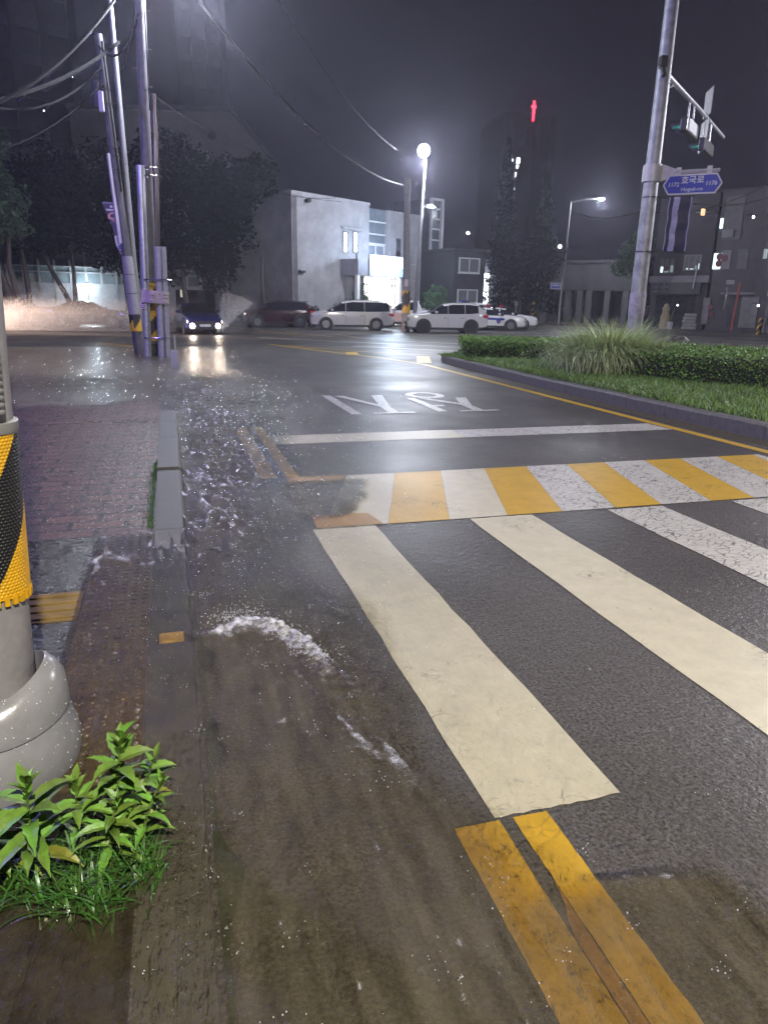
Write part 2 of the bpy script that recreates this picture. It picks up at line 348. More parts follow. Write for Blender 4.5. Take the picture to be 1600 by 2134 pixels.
strip('crossing_band_block', [(.98, 5.046), (1.50, 5.046), (1.46, 5.36), (1.0, 5.40)], PYD, .008); strip('crossing_band_block', [(.99, 6.46), (1.5, 6.44), (1.58, 6.68), (1.0, 6.69)], PYD, .008)
strip('kerbside_line', [(.953, .9), (.997, .9), (.997, 1.50), (.985, 1.42), (.962, 1.36), (.953, 1.31)], PYD)
strip('stop_line', rough_rect(1.13, 3.6, 8.40, 8.97), PW2); strip('stop_line', rough_rect(3.602, 6.72, 8.40, 8.95), PW)
for a0, a1, s0, s1, m in ((.79, .95, .9, 1.785, PY), (1.0, 1.125, .9, 1.785, PY), (.76, .92, 6.72, 9.7, PY), (1.0, 1.13, 6.72, 9.7, PY), (1.02, 1.56, 5.5, 6.6, PYD)):
    if m is PYD and a1 > 1.5: continue
    strip('kerbside_line', rough_rect(a0, a1, s0, s1, .002, 24), m)
def polyline_strip(name, pts, wd, mat, z=.004):
    L_, R_ = [], []
    for i, p in enumerate(pts):
        p = Vector(p[:2]); t = (Vector(pts[min(i+1, len(pts)-1)][:2]) - Vector(pts[max(i-1, 0)][:2])).normalized(); n = Vector((-t.y, t.x))*wd/2
        L_.append(p+n); R_.append(p-n)
    return sheet(name, L_+R_[::-1], z, mat, road)
for da in (0, .26):      # the kerbside lines bend round the corner beyond the poles
    polyline_strip('kerbside_line', [rd(.76+da, 16.2), rd(.73+da, 18.3), rd(.55+da, 20.5), rd(.2+da*1.1, 23.2), rd(-.6+da*1.2, 26.4), rd(-2.6+da, 29.5)], .15, PYD)
polyline_strip('centre_line', [rd(6.84, 3), rd(6.82, 10), rd(6.85, 17), rd(6.85, 19.4)], .16, PY)
polyline_strip('centre_line', [rd(6.85, 19.41), gp(800, 746.5), gp(700, 735), gp(600, 722.5), gp(560, 717)], .16, PY, .004)
polyline_strip('centre_line', [gp(600, 721), gp(740, 732), gp(830, 737.5), gp(942, 742)], .14, PY, .008)
polyline_strip('centre_line', [gp(881, 743), gp(884, 757)], .42, PY, .0105)
polyline_strip('centre_line', [gp(731, 734.5), gp(736, 740)], .4, PY, .0105)
for p, q, wd in (((540, 703.5), (975, 725), .26), ((735, 721.5), (975, 733), .3), ((800, 709), (975, 717.5), .22), ((835, 726), (975, 730), .0)):
    if wd: polyline_strip('lane_line', [gp(*p), gp(*q)], wd, PW)
HY = M('far_paint_yellow', (.55, .34, .10), .4)
for p, q in (((470, 690), (780, 706)), ((540, 689), (625, 698)), ((595, 691), (690, 702)), ((700, 697), (765, 706)), ((640, 694), (1000, 700))):
    polyline_strip('hatched_box_line', [gp(*p), gp(*q)], .16, HY)
# 정지 painted on the carriageway, read from the other side
tmb = MB(); T = frame_mat(rd(3.93, 11.6, .006), (-RC[0], -RC[1], 0), (-RD[0], -RD[1], 0)) @ Matrix.Diagonal((.86, 1.05, 1, 1))
def glyph(polys, x0):
    for pl in polys: tmb.prism([(x0+x, y) for x, y in pl], T, .002)
# first syllable, then second; drawn as bars in the reader's frame (x to the reader's right, y up the road)
def bar(x0, y0, x1, y1, wd):
    d = Vector((x1-x0, y1-y0)).normalized(); n = Vector((-d.y, d.x))*wd/2
    return [(x0-n.x, y0-n.y), (x1-n.x, y1-n.y), (x1+n.x, y1+n.y), (x0+n.x, y0+n.y)]
ringo = [(.34*math.cos(a), .36*math.sin(a)) for a in np.linspace(0, 2*np.pi, 24, endpoint=False)]
def jieut(x0, x1, yt, yb):
    xm = (x0+x1)/2
    tmb.prism([(x0, yt-.11), (x1, yt-.11), (x1, yt), (x0, yt)], T, .002)
    tmb.prism([(xm+.10, yt-.112), (xm-.10, yt-.112), (xm-.13, yt-.6), (x0-.10, yb), (x0+.14, yb), (xm+.04, yt-.75)], T, .002)
    tmb.prism([(xm+.051, yt-.72), (xm-.02, yt-.9), (x1-.02, yb), (x1+.18, yb)], T, .002)
jieut(-1.33, -.55, 1.02, -.55)
tmb.prism([(-.30, .95), (-.12, .95), (-.12, -.62), (-.30, -.62)], T, .002); tmb.prism([(-.52, .42), (-.301, .42), (-.301, .27), (-.52, .27)], T, .002)
for k in range(24):
    a0, a1 = 2*math.pi*k/24, 2*math.pi*(k+1)/24; o_, i_ = (.42, .42), (.25, .25); c0 = (-.68, -.98)
    tmb.prism([(c0[0]+o_[0]*math.cos(a0), c0[1]+o_[1]*math.sin(a0)), (c0[0]+o_[0]*math.cos(a1), c0[1]+o_[1]*math.sin(a1)), (c0[0]+i_[0]*math.cos(a1), c0[1]+i_[1]*math.sin(a1)), (c0[0]+i_[0]*math.cos(a0), c0[1]+i_[1]*math.sin(a0))], T, .002)
jieut(.34, 1.12, 1.02, -1.1)
tmb.prism([(1.36, 1.02), (1.55, 1.02), (1.55, -1.2), (1.36, -1.2)], T, .002)
tmb.build('road_lettering', PW, road)

# pavement: red pavers beyond the crossing, dark pavers and dimpled tactile strip at it
RED = paver_mat('red_pavers', (.145, .066, .054), (.075, .034, .032), (.004, .003, .003), .40, .20, .5)
DRK = paver_mat('dark_pavers', (.045, .045, .045), (.06, .058, .055), (.02, .02, .02), .3, .3, .3)
pave = kind(sheet('pavement', [rd(-.19, 5.2), rd(-.19, 21.5), rd(-1.2, 24.0), rd(-4, 25.2), rd(-12, 26.5), rd(-40, 30), rd(-40, 5.2)], .010, RED))
kind(sheet('pavement', [rd(-.56, -3), rd(-.56, 5.197), rd(-14, 5.197), rd(-14, -3)], .010, DRK))
kind(sheet('pavement_bed', [rd(-.197, -3), rd(-.197, 2.3), rd(-.56, 2.3), rd(-.56, -3)], .007, M('muddy_soil', (.035, .028, .018), .45, 0, .4, 7, .6, 30)))
mb = MB(); mb.box((0, 0, 0), (.36, 2.9, .02), mat=Matrix.Translation(rd(-.378, 3.755, .002)) @ Matrix.Rotation(R(16.6), 4, 'Z'))
for i in range(48):
    for j in range(6):
        mb.lathe([(.019, 0), (.014, .006), (0, .0075)], rd(-.53+.0605*j, 2.34+.0605*i, .0119), 8)
TACT = M('tactile_brown', (.105, .072, .036), .3, 0, .35, 5, .3, 40)
kind(mb.build('tactile_paving', TACT, None, True))
mb = MB()
for k in range(3):
    c = rd(-.715-.302*k, 3.96, .008); mb.box(c, (.298, .40, .016), R(16.6))
    for q in range(4): mb.box(rd(-.715-.302*k, 3.81+.1*q, .0185), (.27, .036, .010), R(16.6), bev=.002)
kind(mb.build('tactile_paving', M('tactile_yellow', (.22, .145, .04), .35, 0, .35, 9, .2, 40)))
KERB = M('granite_kerb', (.08, .078, .076), .55, 0, .16, 30, .2, 120, .35)
KERB2 = M('granite_kerb_submerged', (.095, .090, .079), .6, 0, .22, 5, .06, 60, .3)
def kerb_stone(a0, a1, s0, s1, z0, z1, name='kerb_stone', tilt=0):
    m = MB(); vs = [rd(a, s, z) for z, in ((-.1,),) for a, s in ((a0, s0), (a1, s0), (a1, s1), (a0, s1))] + [rd(a0, s0, z0), rd(a1-.02, s0, z0), rd(a1-.02, s1, z1), rd(a0, s1, z1)] + [rd(a1, s0, z0-.025), rd(a1, s1, z1-.025)]
    m.add(vs, [(0, 3, 2, 1), (4, 5, 6, 7), (0, 1, 8, 5, 4), (1, 2, 9, 8), (8, 9, 6, 5), (2, 3, 7, 6, 9), (3, 0, 4, 7)])
    return m.build(name, KERB2 if s1 < 5.3 else KERB)
for s0, s1, z0, z1 in ((9.75, 10.9, .10, .085), (8.6, 9.742, .10, .10), (7.0, 8.592, .098, .10), (5.22, 6.992, .030, .075), (3.45, 5.212, .008, .03), (1.9, 3.442, .006, .008), (.2, 1.892, .006, .006)):
    kind(kerb_stone(-.19, .03, s0, s1, z0, z1))
for k in range(7): kind(kerb_stone(-.19, .03, 10.92+1.5*k, 12.41+1.5*k, .004, .004))
mb = MB(); mb.box(rd(-.085, 3.42, .0135), (.12, .10, .012), R(16.6), bev=.003)
kind(mb.build('kerb_marker', PY))
mo = []
for k in range(26): s_ = .9+2.6*k/26; mo.append((.034, s_))
ed_ = [(.05+.05*max(0, math.sin(k*.9)+.3*math.sin(k*2.3))+random.uniform(0, .015), .9+2.6*k/26) for k in range(26)]
kind(sheet('moss', [rd(a, s) for a, s in mo]+[rd(a, s) for a, s in ed_[::-1]], .0085, M('kerb_moss', (.018, .035, .012), .6, 0, .5, 14, .8, 50)), 'stuff')
# planted island: kerbs, soil, lawn
ic = [rd(7.5, 3.2), rd(7.45, 7.5), rd(7.40, 10.5), rd(7.42, 14.5), rd(7.52, 18.8), rd(7.75, 20.3), rd(8.6, 21.3)]
far = [rd(12, 21.0), rd(18, 19.5), rd(27, 16.8), rd(27, 3.2)]
def inset(pts, d):
    out = []
    for i, p in enumerate(pts):
        t = (Vector(pts[min(i+1, len(pts)-1)]) - Vector(pts[max(i-1, 0)])).normalized(); out.append(Vector(p) + Vector((t.y, -t.x, 0))*d)
    return out
def loft_strip(name, A, B, za, zb, mat, zbase=-.05):
    m = MB(); n = len(A); vs = [Vector((p.x, p.y, zbase)) for p in A] + [Vector((p.x, p.y, za)) for p in A] + [Vector((p.x, p.y, zb)) for p in B] + [Vector((p.x, p.y, zbase)) for p in B]
    for i in range(n-1):
        for k in range(3): m.add([vs[k*n+i], vs[k*n+i+1], vs[(k+1)*n+i+1], vs[(k+1)*n+i]], [(0, 1, 2, 3)])
    return m.build(name, mat)
full = ic + [Vector((p.x, p.y, 0)) for p in far[:3]]
def resample(pts, step):
    out = []
    for i in range(len(pts)-1):
        n = max(1, round((pts[i+1]-pts[i]).length/step)); out += [pts[i].lerp(pts[i+1], k/n) for k in range(n)]
    return out + [pts[-1]]
fr = resample(full, 1.0)
for i in range(len(fr)-1):
    a, b = fr[i], fr[i+1]; t = (b-a).normalized(); nn = Vector((t.y, -t.x, 0)); a2, b2 = a+t*.004, b-t*.004
    dz = random.uniform(-.006, .006); m = MB()
    vs = [a2+Vector((0, 0, -.05)), b2+Vector((0, 0, -.05)), b2-nn*.0+Vector((0, 0, .17+dz)), a2+Vector((0, 0, .17+dz)), b2+nn*.025+Vector((0, 0, .20+dz)), a2+nn*.025+Vector((0, 0, .20+dz)), b2+nn*.2+Vector((0, 0, .20+dz)), a2+nn*.2+Vector((0, 0, .20+dz)), b2+nn*.2+Vector((0, 0, -.05)), a2+nn*.2+Vector((0, 0, -.05))]
    m.add(vs, [(0, 1, 2, 3), (3, 2, 4, 5), (5, 4, 6, 7), (7, 6, 8, 9), (0, 3, 5, 7, 9), (1, 8, 6, 4, 2)]); kind(m.build('kerb_stone', M('island_granite', (.125, .122, .118), .55, 0, .22, 14, .25, 90, .35)))
inn = inset(fr, .19)
kind(sheet('island_soil', inn + [Vector((27, 5, 0))*1.0], .185, M('island_soil', (.03, .035, .015), .8, 0, .4, 6, .5, 30)))
# dirt in the channel beside the island kerb
kind(sheet('gutter_silt', [rd(6.98, 3), rd(7.02, 9), rd(7.0, 13), rd(7.1, 19), rd(7.5, 18.9), rd(7.4, 14), rd(7.39, 9), rd(7.48, 3)], .004, M('gutter_silt', (.10, .085, .06), .5, 0, .45, 18, .5, 60)))
# far pavements
FARP = paver_mat('far_pavers', (.13, .10, .09), (.11, .085, .08), (.05, .04, .04), .3, .3)
def poly_world(name, pts, z0, z1, mat):
    m = MB(); m.prism([(p[0], p[1]) for p in pts], Matrix.Translation((0, 0, z0)), z1-z0); return m.build(name, mat)
kind(poly_world('pavement', [(14.5, 64.5), (21, 60.5), (30, 55.5), (48, 47), (90, 30), (90, 90), (14, 90)], -.02, .12, FARP))
kind(poly_world('pavement', [(-90, 52), (-40, 51), (-8, 50.2), (7, 56.5), (14, 66), (14, 90), (-90, 90)], -.02, .10, FARP))

# ------------------------------------------------------------------ flood water
def water():
    s = [.75]
    while s[-1] < 27: s.append(s[-1] + max(.0085, s[-1]*.0042))
    s = np.array(s); a = np.concatenate([np.arange(-7.5, -1.0, .07), np.arange(-1.0, 1.4, .0125), np.arange(1.4, 3.6, .03)])
    A, Sg = np.meshgrid(a, s); wob = pn(A*.7+3, Sg*.7, 3)
    edge = .86 + .6*sstep(4.5, 9, Sg) + .5*sstep(9, 13, Sg) - .5*sstep(15, 19, Sg) + .45*wob + .30*(1-sstep(1.5, 2.3, Sg))
    main = 1 - sstep(edge-.75, edge+.05, A)
    film = 1 - sstep(edge+.1, edge+1.6, A)
    left = np.where(A < 0, np.where(Sg > 10.4, sstep(11.2, 17.5, Sg + 2.6*pn(A*.9, Sg*.6, 9) + 1.2*(A > -.35)), np.where(Sg < 5.3, 1 - sstep(5.0, 5.3, Sg), 1.0)), 1.0)
    dep = main*left*(.50+.25*sstep(.0, .5, A)*(1-sstep(.8, 1.3, A))) + .05*film*left
    dep = dep*np.where((A < .035) & (A > -.2) & (Sg < 5.2), .40, np.where((A < -.19) & (Sg < 5.2), .42, 1.0)); dep = dep*(.75+.5*pn(A*1.5, Sg*.6, 21)); dep = np.maximum(dep, .55*(1-sstep(1.36, 1.52, Sg+.1*(A-1.1)+.03*pn(A*9, Sg*9, 61)))*sstep(.7, .9, A)*(1-sstep(1.35, 1.6, A))); dep = np.maximum(dep, .72*sstep(.85, 1.0, A)*(1-sstep(1.30, 1.62, A-.35*(Sg-5.9)+.12*pn(A*4, Sg*4, 62)))*sstep(5.2, 5.6, Sg)*(1-sstep(6.3, 6.6, Sg))); dep = np.clip(dep, 0, .85)
    # ripples run down the channel and slant across it
    u1 = A*.8+Sg*.35; v1 = -A*.35+Sg*.8
    r = .012*pn(u1*3.1, v1*1.5, 1) + .008*pn(A*8+1.5*pn(A*2, Sg*2, 5), Sg*3.2, 2) + .004*pn(A*19, Sg*9, 4) + .002*pn(A*45, Sg*24, 6)
    choppy = sstep(5.5, 9, Sg)*(1-sstep(14.5, 18, Sg)); ch2 = choppy*main
    saw = np.abs(pn(u1*5+.8*pn(A*3, Sg*3, 8), v1*2.2, 7)); q1 = pn((A+.2*Sg)*8 + .7*pn(A*3, Sg*1.5, 8), Sg*1.5, 51); q2 = pn(A*1.8 + .5*pn(A*4, Sg*3, 52), Sg*4.2, 53); q3 = pn((A+.25*Sg)*19, Sg*4.5, 54)
    rg1 = np.clip(1-np.abs(q1)*3.0, 0, 1)**2; rg2 = np.clip(1-np.abs(q2)*3.0, 0, 1)**2; rg3 = np.clip(1-np.abs(q3)*2.6, 0, 1)**2
    near_ = 1-sstep(9, 12, Sg); zone = main*sstep(2.6, 5.4, Sg)*(1-sstep(14.5, 18, Sg)); rip = zone*(near_*rg1 + (1-near_)*rg2 + .5*rg3)
    r += .028*rip + ch2*(.03*pn(A*9, Sg*5, 11) + .012*pn(A*26, Sg*15, 12))
    calm = 1-sstep(14, 20, Sg)*.75
    amp = (.25+.75*main)*left*calm
    z = .016 + .004*main + r*amp*np.clip(.35+dep*1.2, 0, 1)
    foam_glint = .50*rip*(.5+.5*sstep(-.3, .35, pn(A*1.1, Sg*.7, 13))) + .5*zone*sstep(.1, .5, pn(A*16, Sg*9, 55)) + np.where(Sg < 2.7, .80, .8)*main*np.where(Sg < 2.7, sstep(.30, .55, pn(A*26+.8*Sg, Sg*13, 91))*sstep(-.1, .25, pn(A*5, Sg*3.5, 92)), sstep(.30, .52, pn(A*6.5, Sg*3.3, 14)))*sstep(np.where((Sg < 2.7) & (A > .3), -.3, -.05), .3, pn(A*.9, Sg*.9, 15))*(1-sstep(6, 9, Sg)*.5)  # froth on the ripples, which also paints in their bright highlights
    # a standing wave where the flow trips over something in the channel
    ln = [(-.02, 3.30), (.13, 3.40), (.30, 3.50), (.42, 3.44), (.56, 3.19), (.62, 2.95), (.68, 2.70), (.73, 2.45)]
    d = np.full(A.shape, 9.); sd = np.zeros(A.shape); al = np.zeros(A.shape)
    for k in range(len(ln)-1):
        p = np.array(ln[k]); q = np.array(ln[k+1]); e = q-p; t = np.clip(((A-p[0])*e[0]+(Sg-p[1])*e[1])/(e@e), 0, 1)
        cx = p[0]+t*e[0]; cy = p[1]+t*e[1]; dd = np.hypot(A-cx, Sg-cy); sg = np.sign((A-cx)*(-e[1])+(Sg-cy)*e[0]); m = dd < d
        d = np.where(m, dd, d); sd = np.where(m, sg*dd, sd); al = np.where(m, (k+t)/(len(ln)-1), al)
    up = sd > 0; jit = .02*pn(A*14, Sg*14, 17)
    ridge = np.where(up, np.exp(-((d+jit)/.035)**2), np.exp(-((d+jit)/.11)**2))*(1-sstep(.75, 1, al))*sstep(0, .12, al)
    z += ridge*(.034+.03*pn(A*22, Sg*22, 18)) - .02*np.exp(-(((A-.3)/.25)**2+((Sg-3.15)/.2)**2))*0
    fr_ = np.where(up, np.exp(-((d+jit)/.028)**2), np.exp(-((d+jit*1.5)/(.10+.08*al))**2))*(.86-.55*sstep(.45, 1, al))*sstep(0, .15, al)*(.95+.6*pn(A*26, Sg*20, 77))
    wisp = .74*sstep(.05, .4, pn(A*14+Sg*3, Sg*1.8+A, 71))*np.exp(-(((A-.42-.28*(3.3-Sg))/.22)**2))*sstep(1.7, 2.3, Sg)*(1-sstep(3.1, 3.35, Sg)); foam_glint = np.maximum(foam_glint, fr_); foam_glint = np.maximum(foam_glint, wisp)
    ln2 = np.exp(-(((A-.60)/.10)**2+((Sg-2.30)/.04)**2))*.75+np.exp(-(((A-.33)/.05)**2+((Sg-2.52)/.035)**2))*.8; foam_glint = np.maximum(foam_glint, ln2*(.6+.8*pn(A*25, Sg*20, 19)))
    lf = np.exp(-(((A-1.27)/.16)**2+((Sg-1.42+.25*(A-1.27))/.035)**2)); foam_glint = np.maximum(foam_glint, lf*.55*(.8+pn(A*30, Sg*30, 20))); z += lf*.012
    kf = np.exp(-(((A+.02)/.22)**2+((Sg-5.17)/.05)**2)); foam_glint = np.maximum(foam_glint, kf*(.5+.9*pn(A*14, Sg*14, 22)))
    for u_, v_, r_ in ((785, 1768, .020), (812, 1785, .018), (856, 1825, .014), (590, 1945, .018), (600, 2010, .010), (985, 1880, .014), (960, 1975, .022), (905, 1950, .016), (748, 2065, .013), (970, 2090, .018), (1035, 2040, .012), (640, 1600, .028), (600, 1530, .022), (620, 1460, .03), (1150, 1245, .012)):
        a_, s_ = rda(gp(u_, v_)); foam_glint = np.maximum(foam_glint, np.exp(-((A-a_)/r_)**2-((Sg-s_)/(r_*1.9))**2)*(.62+.9*pn(A*46, Sg*34, 93))*(.8 if v_ > 1650 else .55))
    foam_glint = foam_glint*np.where((A < -.25) & (Sg > 9), .55, 1)
    keep = ((A > -.6) & (Sg < 5.25)) | (A > .0) | ((Sg > 10.3) & (A < .1))
    keep &= (film*left > .002) | (dep > .01)
    F = []; ns, na = A.shape; idx = np.arange(ns*na).reshape(ns, na)
    ok = keep[:-1, :-1] & keep[1:, :-1] & keep[:-1, 1:] & keep[1:, 1:]
    F = np.stack([idx[:-1, :-1][ok], idx[:-1, 1:][ok], idx[1:, 1:][ok], idx[1:, :-1][ok]], 1)
    used = np.zeros(ns*na, bool); used[F.ravel()] = True; remap = np.cumsum(used)-1
    X = A*RC[0]+Sg*RD[0]; Y = A*RC[1]+Sg*RD[1]; V = np.stack([X, Y, np.maximum(z, .0125)], 2).reshape(-1, 3)[used]; F = remap[F]
    o = npmesh('water', V, F, water_mat(), None, None, True); me = o.data
    for nm, arr in (('depth', dep), ('foam_glint', np.clip(foam_glint, 0, 1.1))):
        at = me.attributes.new(nm, 'FLOAT', 'POINT'); at.data.foreach_set('value', arr.reshape(-1)[used].astype(np.float32))
    return kind(o)
water()
# drops thrown up where rain strikes and where the flow breaks
def drops(name, P, r, mat):
    n = len(P); base = np.array([[1, 0, -.5], [-.5, .87, -.5], [-.5, -.87, -.5], [0, 0, 1]]); V = P[:, None, :] + base[None]*r[:, None, None]
    q = np.array([[0, 1, 3], [1, 2, 3], [2, 0, 3], [0, 2, 1]]); return npmesh(name, V, (np.arange(n)[:, None, None]*4+q).reshape(-1, 3), mat, None, None, True)
DROP = M('water_drop', (.75, .77, .8), .08, 0, .02, spec=.8)
P, rr = [], []
for _ in range(230):
    s_ = 1.1+ (RNG.random()**1.6)*12; a_ = RNG.uniform(-.5, 1.3) if RNG.random() < .7 else RNG.uniform(1.3, 5.5)
    if a_ < 0 and 5.2 < s_ < 10.9: continue
    k = RNG.integers(3, 11); sp = .012+.018*RNG.random()
    for _ in range(k): p = rd(a_+RNG.normal()*sp, s_+RNG.normal()*sp, .024+abs(RNG.normal())*.012); P.append(p); rr.append(.0012+.0022*RNG.random()+.00012*s_)
for _ in range(520):
    t = RNG.random(); a_, s_ = .13+.5*t, 3.44+.1*math.sin(t*5)-.75*max(0, t-.4); p = rd(a_+RNG.normal()*.05, s_+RNG.normal()*.04, .04+abs(RNG.normal())*.03); P.append(p); rr.append(.0015+.003*RNG.random())
kind(drops('splash_drops', np.array(P), np.array(rr), DROP), 'stuff')
P, rr = [], []
for _ in range(2600):
    if RNG.random() < .75: a_, s_ = -.3-3.4*RNG.random()**1.3, 5.3+5.2*RNG.random()
    else: a_, s_ = -.6-1.2*RNG.random(), 2.5+2.7*RNG.random()
    P.append(rd(a_, s_, .0125)); rr.append(.0016+.0028*RNG.random()**2+.0002*s_)
kind(drops('wet_glint_drops', np.array(P), np.array(rr), DROP), 'stuff')  # pale drops strewn to paint sparkle on the wet pavers

# ================================================================== STREET LAMPS
def street_lamp(name_label, base, top, headp, col, power, rad, r0=.09, arm_r=.035, glow=60, head='bar', mat=None, spot=None, group='street lamps', aim=None, bulb=0):
    t = thing('street_lamp', name_label, 'street lamp', base, 0, group); mat = mat or LPOLE
    m = MB(); m.tube([base, Vector(base).lerp(Vector(top), .5), top], [r0, r0*.8, r0*.6], 12); m.lathe([(r0*2, 0), (r0*2, .03), (r0*1.25, .05), (r0*1.2, .5), (r0*1.02, .52)], base, 14); m.build('pole', mat, t, True)
    h = Vector(headp); d = (h-Vector(top)); dd = Vector((d.x, d.y, 0)).normalized() if Vector((d.x, d.y)).length > .05 else Vector((0, -1, 0))
    m = MB(); m.tube([Vector(top)-Vector((0, 0, .1)), Vector(top).lerp(h, .5)+Vector((0, 0, .06)), h-dd*.1], arm_r, 8); m.build('arm', mat, t, True)
    m = MB(); m.box(h+Vector((0, 0, .05)), (.62, .26, .10), math.atan2(dd.y, dd.x), bev=.03); hd = m.build('lamp_head', mat, t)
    m = MB(); T = Matrix.Translation(h-Vector((0, 0, .001))) @ Matrix.Rotation(math.atan2(dd.y, dd.x), 4, 'Z') @ Matrix.Diagonal((1.35, .62, 1, 1))
    m.lathe([(.0, -.11), (.09, -.10), (.16, -.06), (.19, 0)], mat=T, n=16); g = m.build('lens', light_mat('lamp_glow_%d' % len(MATS), col, glow), t, True)
    if bulb: m = MB(); m.lathe([(bulb*math.sin(a), -bulb*math.cos(a)) for a in np.linspace(.01, 3.13, 12)], h, 20); m.build('bloom_ball', light_mat('bloom_glow', col, 30), t, True)  # glowing ball stands for the bloom around the lamp
    lamp('lamp_light', h-Vector((0, 0, .22+bulb)), col, power, rad, t, spot, aim)
    return t
LPOLE = M('lamp_pole_grey', (.16, .16, .18), .5, .1, .2, 9, .1, 50)
WARM = (1.0, .93, .79); COOL = (.86, .91, 1.0); VIO = (.27, .20, 1.0)
p0 = px(862, 655, 47.5); p0.z = 0
street_lamp('tall street lamp blazing white in front of the white station', p0, px(887, 335, 47.3), px(883, 314, 46.4), COOL, 4300, .3, .13, .05, 400, bulb=.36)
p1 = px(1163, 672, 66); p1.z = .12
street_lamp('slim street lamp with long arm beyond the parked police cars', p1, px(1189, 419, 66), px(1252, 414, 66), COOL, 2600, .22, .11, .05, 300)
street_lamp('street lamp behind the viewer lighting the crossing', Vector((4.6, -6.5, 0)), Vector((4.5, -6.5, 10.0)), Vector((3.0, -5.7, 10.1)), WARM, 10500, .16, .09, spot=104, aim=(-.28, 1, -.98))
street_lamp('faulty violet street lamp beside the pavement', Vector((-13.2, 9.4, 0)), Vector((-13.2, 9.4, 8.4)), Vector((-11.6, 9.6, 8.5)), VIO, 5000, .2, .09, glow=40)
p2 = px(300, 640, 25.0); 
street_lamp('steel lamp post rising beside the leaning utility pole', Vector((px(296, 735, 22.6).x, 22.6, 0)), px(238, 2, 22.6)+Vector((-.12, 0, 1.6)), px(408, -62, 22.4), COOL, 4200, .2, .10, .04, 150, mat=M('post_grey', (.2, .2, .22), .5, .1, .2, 9))
street_lamp('street lamp beyond the far end of the planted island', Vector((22, 25, 0)), Vector((22, 25, 9.0)), Vector((20.2, 24.2, 9.1)), (.95, .92, 1.0), 9000, .2, .1, glow=80)

